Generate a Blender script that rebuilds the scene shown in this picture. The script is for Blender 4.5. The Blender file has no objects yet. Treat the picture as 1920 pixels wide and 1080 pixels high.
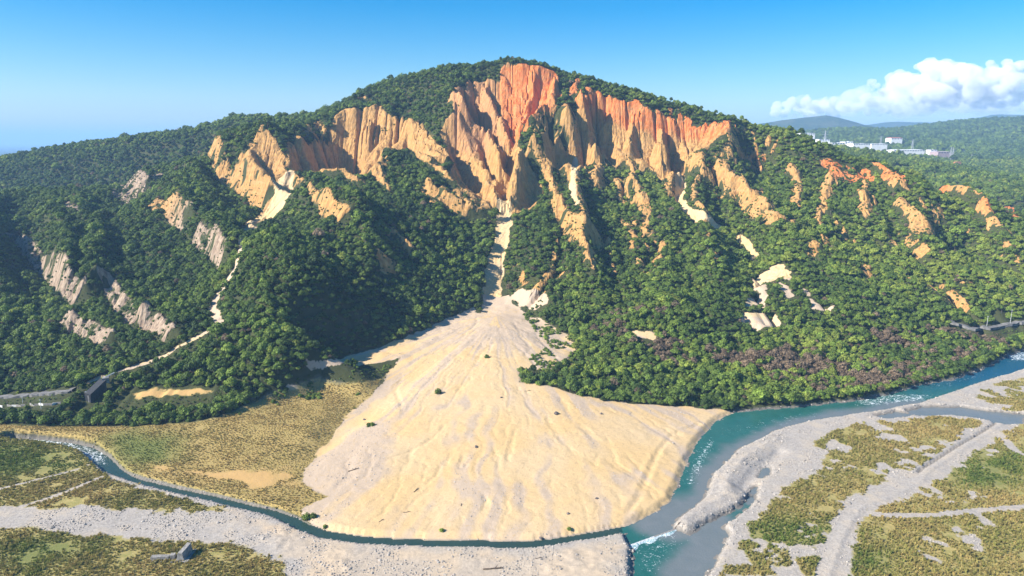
import bpy, bmesh, math, random
import numpy as np
from mathutils import Vector, Matrix

random.seed(7)
rng = np.random.default_rng(7)
scene = bpy.context.scene
COL = scene.collection

# ------------------------------------------------------------------ camera
CAM_Z = 200.0
PITCH = math.radians(12.13)
FOC = 1280.0                       # focal length in pixels of the 1920 px wide photograph
cam_data = bpy.data.cameras.new('camera')
cam_data.lens = 24.0
cam_data.sensor_width = 36.0
cam_data.clip_start = 1.0
cam_data.clip_end = 90000.0
cam = bpy.data.objects.new('camera', cam_data)
COL.objects.link(cam)
cam.location = (0, 0, CAM_Z)
cam.rotation_euler = (math.pi / 2 - PITCH, 0, 0)
scene.camera = cam

# ------------------------------------------------------------------ sky, sun, exposure
TO_SUN = Vector((-0.83, -0.27, 0.60)).normalized()
SUN_EL = math.asin(TO_SUN.z)
SUN_AZ = math.atan2(TO_SUN.x, TO_SUN.y)
world = bpy.data.worlds.new('World')
scene.world = world
world.use_nodes = True
wn = world.node_tree
sky = wn.nodes.new('ShaderNodeTexSky')
sky.sky_type = 'NISHITA'
sky.sun_disc = False
sky.sun_elevation = SUN_EL
sky.sun_rotation = SUN_AZ
sky.altitude = 0.0
sky.air_density = 1.0
sky.dust_density = 0.6
sky.ozone_density = 4.0
hsv = wn.nodes.new('ShaderNodeHueSaturation')
hsv.inputs['Saturation'].default_value = 1.65
wn.links.new(sky.outputs[0], hsv.inputs['Color'])
wn.links.new(hsv.outputs[0], wn.nodes['Background'].inputs[0])
wn.nodes['Background'].inputs[1].default_value = 0.074

sun_data = bpy.data.lights.new('sun', 'SUN')
sun_data.energy = 5.0
sun_data.angle = math.radians(0.5)
sun_data.color = (1.0, 0.94, 0.84)
sun = bpy.data.objects.new('sun', sun_data)
COL.objects.link(sun)
sun.rotation_euler = (-TO_SUN).to_track_quat('-Z', 'Y').to_euler()
sun.location = (-800, -300, 900)

scene.view_settings.view_transform = 'Standard'
scene.view_settings.look = 'None'
scene.view_settings.exposure = 1.2
scene.view_settings.gamma = 1.0
scene.view_settings.use_curve_mapping = False
scene.render.engine = 'CYCLES'
scene.cycles.use_denoising = True
scene.cycles.max_bounces = 10
scene.cycles.diffuse_bounces = 3
scene.cycles.glossy_bounces = 2
scene.cycles.transmission_bounces = 2
scene.cycles.volume_bounces = 8
scene.cycles.transparent_max_bounces = 4

# ------------------------------------------------------------------ pixel <-> world helpers
CP, SP = math.cos(PITCH), math.sin(PITCH)

def ray(u, v):
    dx = (np.asarray(u, float) - 960) / FOC
    dy = (540 - np.asarray(v, float)) / FOC
    fy = CP + dy * SP
    fz = -SP + dy * CP
    return dx / fy, fz / fy            # X and Z travelled per metre of Y

def P(u, v, Y):
    a, b = ray(u, v)
    return (float(a * Y), float(Y), float(CAM_Z + b * Y))

def G(u, v, z=2.0):
    a, b = ray(u, v)
    Y = (z - CAM_Z) / b
    return (float(a * Y), float(Y), z)

# ------------------------------------------------------------------ numeric helpers
_TAB = np.random.default_rng(99).random((512, 512)).astype(np.float32)

def vnoise(x, y, seed=0):
    x = np.asarray(x, np.float32); y = np.asarray(y, np.float32)
    ix = np.floor(x); iy = np.floor(y)
    fx = x - ix; fy = y - iy
    fx = fx * fx * fx * (fx * (fx * 6 - 15) + 10); fy = fy * fy * fy * (fy * (fy * 6 - 15) + 10)
    i0 = (ix.astype(np.int32) + (seed * 131) % 509) & 511; j0 = (iy.astype(np.int32) + (seed * 277) % 503) & 511
    i1 = (i0 + 1) & 511; j1 = (j0 + 1) & 511
    j0 = j0 * 512; j1 = j1 * 512
    T = _TAB.ravel()
    a = T[j0 + i0]; b = T[j0 + i1]; c = T[j1 + i0]; d = T[j1 + i1]
    return (a + (b - a) * fx) * (1 - fy) + (c + (d - c) * fx) * fy      # 0..1

def fbm(x, y, s, octv=4, seed=0, gain=0.5):
    t = 0; amp = 1.0; tot = 0; ca, sa = 0.8, 0.6
    X = np.asarray(x, np.float32) / np.float32(s); Y = np.asarray(y, np.float32) / np.float32(s)
    for o in range(octv):
        t = t + amp * (vnoise(X, Y, seed + o * 17) - 0.5)
        tot += amp * 0.5
        amp *= gain
        X, Y = (ca * X - sa * Y) * 2.03 + 3.1, (sa * X + ca * Y) * 2.03 + 7.7
    return t / tot                      # about -1..1

def sstep(x, a, b):
    t = np.clip((x - a) / (b - a), 0, 1)
    return t * t * (3 - 2 * t)

def poly_sd(x, y, poly, pad=60.0):
    """signed distance to a closed polygon, positive inside, clipped at -pad"""
    poly = np.asarray(poly, float)[:, :2]
    out = np.full(x.shape, -pad)
    m = (x > poly[:, 0].min() - pad) & (x < poly[:, 0].max() + pad) & (y > poly[:, 1].min() - pad) & (y < poly[:, 1].max() + pad)
    if not m.any():
        return out
    px, py = x[m], y[m]
    d2 = np.full(px.shape, 1e18); ins = np.zeros(px.shape, bool)
    n = len(poly)
    for i in range(n):
        x1, y1 = poly[i]; x2, y2 = poly[(i + 1) % n]
        ex, ey = x2 - x1, y2 - y1
        L = ex * ex + ey * ey + 1e-12
        t = np.clip(((px - x1) * ex + (py - y1) * ey) / L, 0, 1)
        d2 = np.minimum(d2, (px - x1 - t * ex) ** 2 + (py - y1 - t * ey) ** 2)
        if y1 != y2:
            c = (y1 > py) != (y2 > py)
            ins ^= c & (px < (x2 - x1) * (py - y1) / (y2 - y1) + x1)
    d = np.sqrt(d2)
    out[m] = np.maximum(np.where(ins, d, -d), -pad)
    return out

def line_d(x, y, pts, pad=80.0):
    """distance to an open polyline, its parameter 0..1, and the side (+1 left of travel)"""
    pts = np.asarray(pts, float)[:, :2]
    D = np.full(x.shape, pad); T = np.zeros(x.shape); S = np.ones(x.shape)
    m = (x > pts[:, 0].min() - pad) & (x < pts[:, 0].max() + pad) & (y > pts[:, 1].min() - pad) & (y < pts[:, 1].max() + pad)
    if not m.any():
        return D, T, S
    px, py = x[m], y[m]
    seg = np.hypot(np.diff(pts[:, 0]), np.diff(pts[:, 1])); cum = np.r_[0, np.cumsum(seg)]; tot = cum[-1] + 1e-9
    d = np.full(px.shape, 1e18); tt = np.zeros(px.shape); ss = np.ones(px.shape)
    for i in range(len(pts) - 1):
        x1, y1 = pts[i]; ex, ey = pts[i + 1] - pts[i]
        L = ex * ex + ey * ey + 1e-12
        t = np.clip(((px - x1) * ex + (py - y1) * ey) / L, 0, 1)
        di = np.hypot(px - x1 - t * ex, py - y1 - t * ey)
        k = di < d
        d[k] = di[k]; tt[k] = (cum[i] + t[k] * seg[i]) / tot
        ss[k] = np.sign(ex * (py[k] - y1) - ey * (px[k] - x1))
    D[m] = np.minimum(d, pad); T[m] = tt; S[m] = ss
    return D, T, S

class Grid:
    def __init__(s, x0, x1, y0, y1, d):
        s.x0, s.y0, s.d = x0, y0, d
        s.nx = int(round((x1 - x0) / d)) + 1; s.ny = int(round((y1 - y0) / d)) + 1
        s.X, s.Y = np.meshgrid(x0 + d * np.arange(s.nx), y0 + d * np.arange(s.ny))
        s.f = {}
    def inside(s, x, y, mrg=0):
        return (x >= s.x0 + mrg) & (x <= s.x0 + (s.nx - 1) * s.d - mrg) & (y >= s.y0 + mrg) & (y <= s.y0 + (s.ny - 1) * s.d - mrg)
    def lin(s, name, x, y):
        A = s.f[name] if isinstance(name, str) else name
        gx = np.clip((np.asarray(x) - s.x0) / s.d, 0, s.nx - 1.001); gy = np.clip((np.asarray(y) - s.y0) / s.d, 0, s.ny - 1.001)
        ix = gx.astype(int); iy = gy.astype(int); fx = gx - ix; fy = gy - iy
        return (A[iy, ix] * (1 - fx) + A[iy, ix + 1] * fx) * (1 - fy) + (A[iy + 1, ix] * (1 - fx) + A[iy + 1, ix + 1] * fx) * fy
    def cub(s, name, x, y):
        A = s.f[name] if isinstance(name, str) else name
        gx = np.clip((x - s.x0) / s.d, 1, s.nx - 2.001); gy = np.clip((y - s.y0) / s.d, 1, s.ny - 2.001)
        ix = gx.astype(int); iy = gy.astype(int); fx = gx - ix; fy = gy - iy
        def w(t):
            return (((-0.5 * t + 1) * t - 0.5) * t, (1.5 * t - 2.5) * t * t + 1, ((-1.5 * t + 2) * t + 0.5) * t, (0.5 * t - 0.5) * t * t)
        wx, wy = w(fx), w(fy)
        ix = np.clip(ix, 1, s.nx - 3); iy = np.clip(iy, 1, s.ny - 3)
        r = 0
        for j in range(4):
            row = 0
            for i in range(4):
                row = row + A[iy + j - 1, ix + i - 1] * wx[i]
            r = r + row * wy[j]
        return r

def blur(A, n=1):
    for _ in range(n):
        B = np.pad(A, 1, mode='edge')
        A = (B[:-2, 1:-1] + B[2:, 1:-1] + B[1:-1, :-2] + B[1:-1, 2:] + 4 * A) / 8
    return A

def erode(h, d, K, iters, m=0.5, diff=0.02, seed=1, cap=9000.0):
    """stream-power erosion: water runs to the lowest neighbour, gathers, and cuts gullies"""
    ny, nx = h.shape; n = ny * nx
    r = np.random.default_rng(seed)
    idx = np.arange(n).reshape(ny, nx)
    offs = [(-1, -1), (-1, 0), (-1, 1), (0, -1), (0, 1), (1, -1), (1, 0), (1, 1)]
    for it in range(iters):
        hp = np.pad(h + r.uniform(0, 0.25 * d * 0.1, h.shape), 1, constant_values=1e9)
        hc = hp[1:-1, 1:-1]
        best = np.zeros(h.shape); rec = idx.copy(); dist = np.full(h.shape, d)
        for oy, ox in offs:
            dd = d * math.hypot(oy, ox)
            s_ = (hc - hp[1 + oy:1 + oy + ny, 1 + ox:1 + ox + nx]) / dd
            k = s_ > best
            best[k] = s_[k]; rec[k] = idx[k] + oy * nx + ox; dist[k] = dd
        order = np.argsort(hc.ravel()).tolist()
        rl = rec.ravel().tolist()
        A = [d * d] * n
        for i in reversed(order):
            j = rl[i]
            if j != i:
                A[j] += A[i]
        F = (K.ravel() * np.power(np.minimum(np.array(A), cap), m) / dist.ravel()).tolist()
        hl = h.ravel().tolist()
        for i in order:
            j = rl[i]
            if j != i:
                f = F[i]
                if hl[j] < hl[i]:
                    hl[i] = (hl[i] + f * hl[j]) / (1 + f)
        h = np.array(hl).reshape(ny, nx)
        hb = np.pad(h, 1, mode='edge')
        lap = hb[:-2, 1:-1] + hb[2:, 1:-1] + hb[1:-1, :-2] + hb[1:-1, 2:] - 4 * h
        h = h + diff * lap
    return h
# ------------------------------------------------------------------ base relief (4 m grid)
SKYLINE = [(-200, 325, 1800), (0, 297, 1750), (100, 279, 1700), (200, 265, 1650), (270, 250, 1620), (330, 247, 1600), (390, 238, 1570), (440, 220, 1550),
           (500, 218, 1500), (560, 213, 1450), (640, 194, 1350), (700, 160, 1290), (745, 146, 1260), (800, 134, 1230), (840, 124, 1220), (900, 120, 1200),
           (950, 110, 1180), (1000, 118, 1175), (1050, 133, 1175), (1100, 147, 1170), (1200, 174, 1150), (1300, 200, 1140), (1360, 218, 1130),
           (1430, 235, 1120), (1500, 257, 1100), (1560, 282, 1080), (1650, 315, 1050), (1720, 335, 1020), (1800, 356, 990), (1920, 391, 950), (2100, 435, 920)]
CTRL = [P(*q) for q in SKYLINE]
for q in SKYLINE:
    x, y, z = P(*q)
    CTRL += [(x * 1.005, y + 55, z - 13), (x * 1.01, y + 110, z - 30), (x * 1.02, y + 200, z - 55), (x * 1.04, y + 450, z - 95 if z > 190 else max(z - 70, 70))]
CTRL += [P(*q) for q in [
    # second ridge on the left and the dip behind it
    (-150, 392, 1080), (0, 377, 1100), (120, 365, 1120), (250, 337, 1150), (350, 308, 1170), (450, 275, 1180), (540, 243, 1200), (620, 217, 1200), (700, 197, 1210),
    (0, 398, 1290), (200, 378, 1330), (360, 335, 1350), (470, 285, 1340), (100, 385, 1300), (-150, 410, 1290),
    # valley on the left and slopes beside it
    (530, 378, 900), (465, 435, 760), (440, 508, 660), (400, 594, 590), (340, 654, 540), (200, 715, 500), (100, 748, 480),
    (600, 560, 600), (600, 650, 538), (520, 700, 492), (450, 740, 480), (350, 762, 470), (500, 600, 560), (700, 560, 660), (800, 560, 692),
    (850, 520, 745), (800, 470, 772), (700, 470, 722), (800, 400, 845), (700, 400, 780), (600, 400, 800), (620, 340, 960), (720, 312, 985), (800, 325, 960),
    (880, 365, 905), (560, 450, 700), (690, 620, 608), (780, 600, 652),
    # main gully and amphitheatre
    (925, 530, 760), (940, 462, 815), (945, 410, 860), (955, 335, 950), (960, 270, 1040), (985, 132, 1160), (900, 330, 950),
    (838, 290, 1000), (846, 230, 1062), (848, 172, 1118), (770, 202, 1170), (545, 264, 1058), (575, 258, 1090), (612, 256, 1128), (626, 220, 1165), (560, 316, 1026), (600, 314, 1058), (640, 312, 1078), (690, 318, 1035), (905, 158, 1148), (900, 250, 1062), (950, 128, 1168), (1052, 150, 1168), (1054, 184, 1118),
    (655, 208, 1176), (700, 205, 1168), (735, 222, 1142), (795, 240, 1088), (830, 272, 1045), (492, 252, 1060), (450, 300, 1040), (388, 297, 1050),
    (1036, 214, 1080), (1070, 213, 1072), (1010, 256, 1015), (985, 300, 985), (1086, 178, 1125), (1060, 305, 1030), (1085, 260, 1070),
    # left slopes
    (300, 430, 850), (300, 520, 720), (300, 600, 620), (200, 450, 830), (150, 520, 730), (50, 460, 830), (0, 520, 740), (0, 600, 640), (0, 700, 545),
    (200, 640, 580), (250, 372, 1040), (100, 600, 640), (100, 700, 540), (100, 420, 900), (0, 780, 470), (150, 780, 465), (-150, 520, 740), (-150, 700, 545),
    # right slopes
    (1020, 560, 702), (1000, 480, 775), (1050, 400, 860), (1040, 330, 960), (1100, 500, 730), (1100, 600, 655), (1080, 680, 570), (1300, 500, 750),
    (1300, 600, 630), (1300, 700, 545), (1300, 400, 890), (1300, 340, 1000), (1400, 400, 900), (1400, 300, 1080), (1400, 500, 760), (1400, 600, 640),
    (1500, 640, 610), (1500, 400, 910), (1500, 320, 1040), (1600, 600, 650), (1600, 500, 760), (1600, 400, 900), (1600, 325, 1030), (1700, 600, 660),
    (1700, 500, 780), (1700, 420, 900), (1800, 600, 670), (1800, 500, 790), (1800, 420, 900), (1920, 500, 800), (1920, 580, 690), (2100, 520, 780),
    (1200, 318, 1020), (1200, 205, 1120), (1100, 190, 1125), (1310, 240, 1108), (1366, 234, 1085), (1280, 325, 1020), (1130, 310, 1010), (1200, 400, 880), (1200, 500, 740), (1200, 600, 620),
    # plateau behind the right ridge
    (1750, 350, 1500), (1900, 378, 1300), (1900, 340, 1800), (1600, 303, 1700), (1800, 312, 2300), (1650, 292, 2400), (2100, 340, 1800), (1480, 275, 2300),
]]
for u in range(-300, 2300, 200):
    for v in (830, 900, 980, 1080, 1200, 1400):
        CTRL.append(G(u, v, 2.0))
for u, v in [(1500, 740), (1700, 700), (1850, 670), (1950, 650), (2150, 640), (1400, 755), (2100, 690), (1700, 760), (1900, 720), (1250, 752)]:
    CTRL.append(G(u, v, 3.0))
for x, y, z in [(-1900, 600, 60), (-1900, 1200, 120), (-1900, 2400, 60), (-900, 2450, 70), (0, 2450, 150), (800, 2450, 150), (1800, 2450, 130), (1800, 900, 70),
                (1800, 500, 10), (-1200, 450, 12), (-1900, 300, 2), (1800, 250, 2), (-900, 250, 2), (900, 250, 2), (1200, 600, 15)]:
    CTRL.append((x, y, z))
APEX = P(930, 592, 690)
TOE = np.array([G(u, v, 2.0)[:2] for u, v in [(600, 850), (566, 902), (575, 960), (640, 1004), (830, 1014), (1060, 1008), (1180, 985), (1262, 938), (1290, 868), (1345, 788), (1385, 772)]])
_ta = np.arctan2(TOE[:, 0] - APEX[0], APEX[1] - TOE[:, 1]); _tr = np.hypot(TOE[:, 0] - APEX[0], TOE[:, 1] - APEX[1])
_o = np.argsort(_ta); _ta = np.r_[-1.6, _ta[_o], 1.9]; _tr = np.r_[300, _tr[_o], 235]
def cone(x, y):
    r = np.hypot(x - APEX[0], (y - APEX[1]))
    R = np.interp(np.arctan2(x - APEX[0], APEX[1] - np.asarray(y, float)), _ta, _tr)
    return APEX[2] * np.power(np.clip(1 - np.hypot(x - APEX[0], np.minimum(y - APEX[1], 0)) / R, 0, 1), 1.2) + 2.0 + 0.27 * np.maximum(y - APEX[1], 0)
CTRL += [(x, y, float(cone(x, y))) for x, y in [(-16, 686), (-40, 620), (20, 620), (-90, 575), (80, 550), (-150, 570), (-60, 460), (40, 460), (-100, 420), (100, 430), (0, 380), (-14, 640)] if True][:-1]
CT = np.array(CTRL)

def tps(pts, X, Y, lam=2.0):
    S = 500.0
    c = pts[:, :2] / S; n = len(c)
    def U(r2):
        return 0.5 * r2 * np.log(r2 + 1e-12)
    r2 = ((c[:, None, :] - c[None]) ** 2).sum(-1)
    A = np.zeros((n + 3, n + 3)); A[:n, :n] = U(r2) + np.eye(n) * lam * 1e-4
    A[:n, n] = 1; A[:n, n + 1:] = c; A[n, :n] = 1; A[n + 1:, :n] = c.T
    w = np.linalg.solve(A, np.r_[pts[:, 2], 0, 0, 0])
    q = np.stack([X.ravel() / S, Y.ravel() / S], 1)
    out = w[n] + q @ w[n + 1:]
    for i in range(n):
        out = out + w[i] * U((q[:, 0] - c[i, 0]) ** 2 + (q[:, 1] - c[i, 1]) ** 2)
    return out.reshape(X.shape)

C = Grid(-2008, 2008, 200, 2504, 16)
C.f['h'] = tps(CT, C.X, C.Y)
B = Grid(-2000, 2000, 240, 2480, 4)
h = C.cub('h', B.X, B.Y)
foot = sstep(h, 8, 45)                                  # relief noise grows up the slope
h = h + foot * (8.0 * fbm(B.X, B.Y, 150, 4, 3) + 4.0 * fbm(B.X, B.Y, 45, 3, 5))

# spurs and ravines running down the slopes
kx = 0.75 * sstep(-B.X, 40, 300) - 0.20 * sstep(B.X, 40, 300)
cc = B.X + kx * (B.Y - 700) + 28 * fbm(B.X, B.Y, 140, 3, 6)
sp1 = 1 - 2 * np.abs(vnoise(cc / 62.0, B.Y / 420.0, 14) - 0.5)
sp2 = 1 - 2 * np.abs(vnoise(cc / 27.0 + 9, B.Y / 200.0, 15) - 0.5)
gl = [P(930, 592, 690)[:2], P(925, 530, 760)[:2], P(940, 462, 815)[:2], P(945, 410, 860)[:2], P(955, 335, 950)[:2]]
band = sstep(h, 22, 75) * sstep(1180 - B.Y, 0, 160) * sstep(line_d(B.X, B.Y, gl, 170)[0], 20, 150)
h = h + band * ((30.0 + 16.0 * sstep(-B.X, 120, 260)) * (sp1 - 0.62) + 9.0 * (sp2 - 0.6))

# fan and flat ground
FAN_PX = [(925, 560), (905, 585), (880, 582), (830, 608), (760, 640), (690, 662), (585, 690), (585, 695), (660, 690), (750, 670), (730, 700), (690, 745), (640, 790),
          (605, 840), (568, 880), (565, 902), (600, 925), (612, 932), (560, 950), (560, 965), (590, 992), (640, 1004), (720, 1012), (830, 1014), (950, 1016), (1060, 1008),
          (1180, 985), (1235, 958), (1262, 938), (1275, 908), (1290, 868), (1312, 828), (1345, 788), (1385, 770), (1300, 763), (1200, 757), (1130, 750),
          (1075, 737), (1030, 722), (975, 716), (972, 690), (1010, 690), (1040, 690), (1085, 655), (1068, 632), (1030, 610), (985, 588), (962, 566), (952, 540), (945, 520)]
def fan_pt(u, v):
    a, b = ray(u, v)
    Yv = np.arange(270, 860, 0.5)
    d = CAM_Z + b * Yv - cone(a * Yv, Yv)
    i = int(np.argmax(d < 0)) if (d < 0).any() else len(Yv) - 1
    return (float(a * Yv[i]), float(Yv[i]))
FAN = [fan_pt(*q) for q in FAN_PX]
FLAT_PX = [(-400, 812), (0, 809), (120, 812), (250, 812), (340, 806), (400, 798), (440, 786), (500, 768), (560, 754), (600, 741), (660, 745), (900, 800), (1200, 772), (1300, 770), (1400, 772), (1500, 769), (1600, 757),
           (1680, 743), (1730, 728), (1790, 717), (1850, 697), (1890, 676), (1960, 662), (2300, 650), (2600, 1300), (-900, 1300)]
FLAT = [G(u, v, 2.0)[:2] for u, v in FLAT_PX]
sdF = poly_sd(B.X, B.Y, FLAT, 80)
wF = sstep(sdF, -14, 8)
terrace = 5.0 * sstep(-B.X, 40, 140) * sstep(B.Y, 380, 470)
h = h * (1 - wF) + (2.2 + terrace + 0.5 * fbm(B.X, B.Y, 40, 3, 9)) * wF
h = np.maximum(h, 2.0 + 0.3 * fbm(B.X, B.Y, 40, 3, 9))
sdN = poly_sd(B.X, B.Y, FAN, 80)
wN = sstep(sdN, -16, 4)
h = h * (1 - wN) + np.maximum(cone(B.X, B.Y), 1.5) * wN
B.f['h'] = h

def cast(pts, grid=None, nm='h'):
    """where the sight lines through these photograph pixels meet the ground"""
    g = grid or B
    pts = np.asarray(pts, float)
    a, b = ray(pts[:, 0], pts[:, 1])
    Yv = np.arange(262, 2400, 2.0)
    Z = CAM_Z + b[:, None] * Yv[None]
    H = g.lin(nm, a[:, None] * Yv[None], np.broadcast_to(Yv, Z.shape))
    hit = Z < H
    i = np.where(hit.any(1), hit.argmax(1), len(Yv) - 1)
    Y = Yv[i]
    return np.stack([a * Y, Y], 1)

# big erosion of the whole hill
EW = (slice(int((455 - 240) / 4), int((1560 - 240) / 4)), slice(int((2000 - 1300) / 4), int((2000 + 1300) / 4)))
Ksub = np.full(B.f['h'].shape, 0.030)
Ksub *= (1 - np.maximum(wF, wN)) * sstep(line_d(B.X, B.Y, gl, 90)[0], 5, 60)
Ksub *= 0.5 + 0.7 * vnoise(B.X / 170, B.Y / 170, 31)
B.f['h'][EW] = erode(B.f['h'][EW], 4.0, Ksub[EW], 12, diff=0.03, cap=60000.0)

# keep the ridge line at its height (less the trees that stand on it)
_su = np.array([q[0] for q in SKYLINE if q[0] <= 1480]); _sv = np.array([q[1] for q in SKYLINE if q[0] <= 1480]) - 5.0
zz = B.f['h']
yc = B.Y * CP - (zz - CAM_Z) * SP
uu = 960 + FOC * B.X / yc
vt = np.interp(uu, _su, _sv) + np.where(uu < 700, 7.0, 3.0) * fbm(uu, uu * 0, 70, 4, 88)
zl = CAM_Z + ray(uu, vt)[1] * B.Y - np.where(B.Y > 1280, 9.0, 6.0)
ok = (B.Y > 900) & (uu < 1480)
dz = (zl - zz) / 4.0
B.f['h'] = np.where(ok & (dz < 6), zl - 4.0 * np.log1p(np.exp(np.clip(dz, -60, 20))), zz)

# gullies and chutes cut by hand
GULLY = [([(912, 600), (918, 575), (923, 540), (930, 500), (940, 460), (944, 425), (946, 402)], 5, 12.0), 
         ([(330, 652), (372, 634), (402, 606), (398, 575), (425, 530), (440, 505), (455, 455), (468, 432), (505, 400), (532, 372)], 3.5, 11.0),
         ([(1350, 425), (1320, 410), (1285, 395), (1272, 378), (1278, 345), (1276, 325)], 6, 8.0)]
GULLY_W = []
for pts, dep, w in GULLY:
    L = cast(pts)
    GULLY_W.append(L)
    d, t, s = line_d(B.X, B.Y, L, 70)
    fade = sstep(t, 0.0, 0.25) 
    B.f['h'] -= dep * np.exp(-(d / (w * 1.5)) ** 2) * fade

# cuestas on the left and rocky noses: crest lines with a steep bare side
CREST = [  # pixels along the crest, height, cliff width, back width, steep side (+1 left of travel)
    ([(32, 452), (60, 470), (100, 505), (135, 530), (165, 560)], 17, 13, 55, -1),
    ([(190, 538), (215, 548), (240, 580), (268, 612)], 15, 12, 45, -1),
    ([(128, 600), (160, 615), (215, 640)], 11, 10, 30, -1),
    ([(275, 585), (300, 608), (328, 632)], 12, 10, 30, -1),
    ([(385, 293), (420, 312), (460, 338), (510, 365)], 20, 17, 50, -1),
    ([(190, 345), (235, 335), (280, 350)], 16, 22, 50, -1),
    ([(300, 385), (335, 388), (362, 400)], 13, 16, 40, -1),
    ([(375, 440), (400, 450), (428, 480)], 14, 12, 40, -1),
    ([(545, 342), (580, 358), (620, 385), (655, 412)], 13, 12, 45, -1),
    ([(800, 352), (812, 362), (840, 380), (885, 405)], 14, 9, 45, -1),
    ([(735, 440), (752, 458), (775, 475)], 11, 9, 35, -1),
    ([(710, 480), (722, 495), (740, 505)], 8, 8, 30, -1),
    ([(1040, 390), (1060, 415), (1100, 430), (1140, 455)], 13, 10, 35, -1),
    ([(492, 248), (515, 275), (538, 315), (535, 345)], 11, 30, 22, -1),
]
CREST_W = []
jit = 1 + 0.5 * fbm(B.X, B.Y, 22, 2, 41)
for pts, A_, wl, wr, side in CREST:
    L = cast(pts)
    CREST_W.append((L, A_, wl, wr, side))
    d, t, s = line_d(B.X, B.Y, L, 70)
    near = np.where(s == side, np.clip(1 - d / wl, 0, 1), np.clip(1 - d / wr, 0, 1) ** 1.3)
    endf = np.where((t <= 0.001) | (t >= 0.999), np.clip(1 - d / 16, 0, 1), 1.0)
    B.f['h'] += 0.85 * A_ * near * endf * np.clip(jit, 0.5, 1.5)
# rounded rocky knobs on the right slope (pixel centre, height, radius)
KNOB = [(1385, 350, 13, 17), (1440, 395, 13, 16), (1460, 415, 9, 11), (1355, 330, 10, 12), (1415, 370, 9, 12), (1620, 380, 12, 15), (1735, 425, 11, 18), (1525, 465, 8, 10), (1628, 505, 8, 9),
        (1120, 345, 9, 13), (1175, 355, 11, 14), (1210, 385, 9, 10), (1245, 300, 15, 15), (1545, 455, 8, 9), (1085, 440, 9, 13), (1560, 350, 10, 14), (1490, 330, 9, 12), (1890, 400, 10, 16),
        (965, 370, 12, 16), (985, 345, 10, 13), (1050, 395, 8, 10), (1205, 315, 9, 10), (1840, 385, 9, 12), (1690, 345, 7, 12), (1755, 360, 7, 12)]
kc = cast([k[:2] for k in KNOB])
wob = 1 + 0.35 * fbm(B.X, B.Y, 14, 2, 77)
for (u, v, A_, R_), (kx, ky) in zip(KNOB, kc):
    dd = np.hypot(B.X - kx, (B.Y - ky) * np.where(B.Y < ky, 1.25, 0.6)) / (R_ * wob)
    B.f['h'] += 0.7 * A_ * sstep(1.25 - dd, 0.0, 0.85)

# ------------------------------------------------------------------ scarps
SCARP = [  # outline, top edge
    ([(534, 318), (538, 270), (552, 256), (590, 258), (615, 262), (626, 222), (648, 206), (690, 204), (712, 200), (735, 222), (760, 226), (795, 236), (820, 262), (840, 288), (852, 302),
      (832, 316), (800, 302), (765, 288), (735, 282), (722, 280), (715, 308), (705, 338), (690, 322), (670, 316), (640, 322), (600, 324), (560, 326)],
     [(534, 300), (538, 270), (552, 256), (590, 258), (615, 262), (626, 222), (648, 206), (690, 204), (712, 200), (735, 222), (760, 226), (795, 236), (820, 262)], 30),
    ([(848, 165), (875, 158), (905, 152), (936, 150), (935, 135), (947, 122), (985, 122), (1020, 130), (1050, 143), (1052, 180), (1036, 212), (1000, 235), (975, 250), (972, 290), (985, 300),
      (1005, 330), (1018, 345), (1016, 376), (990, 395), (962, 408), (930, 408), (912, 390), (895, 372), (862, 356), (832, 332), (850, 302), (838, 285), (826, 250), (832, 225), (850, 215), (842, 190)],
     [(838, 285), (826, 250), (832, 225), (850, 215), (842, 190), (848, 165), (875, 158), (905, 152), (936, 150), (935, 135), (947, 122), (985, 122), (1020, 130), (1050, 143), (1052, 180), (1036, 212)], 26),
    ([(1014, 284), (1026, 268), (1062, 252), (1080, 226), (1088, 188), (1102, 168), (1140, 180), (1180, 195), (1200, 190), (1220, 205), (1260, 225), (1310, 235), (1368, 228), (1366, 240),
      (1342, 262), (1320, 280), (1290, 298), (1284, 330), (1262, 350), (1240, 340), (1215, 315), (1180, 306), (1155, 320), (1130, 302), (1100, 316), (1085, 326), (1060, 324), (1030, 314)],
     [(1026, 268), (1062, 252), (1080, 226), (1088, 188), (1102, 168), (1140, 180), (1180, 195), (1200, 190), (1220, 205), (1260, 225), (1310, 235), (1368, 228)], 26),
    ([(1064, 182), (1072, 160), (1084, 149), (1090, 152), (1080, 172)], [(1072, 160), (1084, 149), (1090, 152)], 6),
    ([(492, 246), (505, 262), (528, 290), (541, 320), (536, 370), (508, 402), (472, 436), (456, 426), (490, 395), (512, 365), (482, 342), (446, 298), (470, 280)], [(446, 298), (470, 280), (492, 246)], 7),
]
def closed(p):
    return list(p) + [p[0]]
def densify(p, step=12.0, close=True):
    p = np.asarray(closed(p) if close else p, float); out = []
    for a, b in zip(p[:-1], p[1:]):
        k = max(1, int(np.hypot(*(b - a)) / step))
        out += [a + (b - a) * i / k for i in range(k)]
    if not close:
        out.append(p[-1])
    return np.array(out)
SCARP_W = []
for out_px, top_px, dep in SCARP:
    SCARP_W.append((cast(densify(out_px)), cast(densify(top_px, 8, False)), dep))

# middle grid, 2 m
M = Grid(-1000, 1000, 560, 1280, 2)
M.f['h'] = B.cub('h', M.X, M.Y)
scar = np.zeros(M.X.shape)
wob = 6 * fbm(M.X, M.Y, 24, 3, 55)
for W, T_, dep in SCARP_W:
    sd = poly_sd(M.X, M.Y, W, 40) + wob
    dt, tt, ss = line_d(M.X, M.Y, T_, 200)
    dt = np.clip(dt + wob, 0, 400)
    M.f['h'] -= 0.72 * dep * sstep(sd, 0, 15) * (0.35 + 0.65 * np.exp(-dt / 60.0)) * np.clip(dt / 22, 0, 1)
    scar = np.maximum(scar, sstep(sd, -2, 3))
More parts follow.
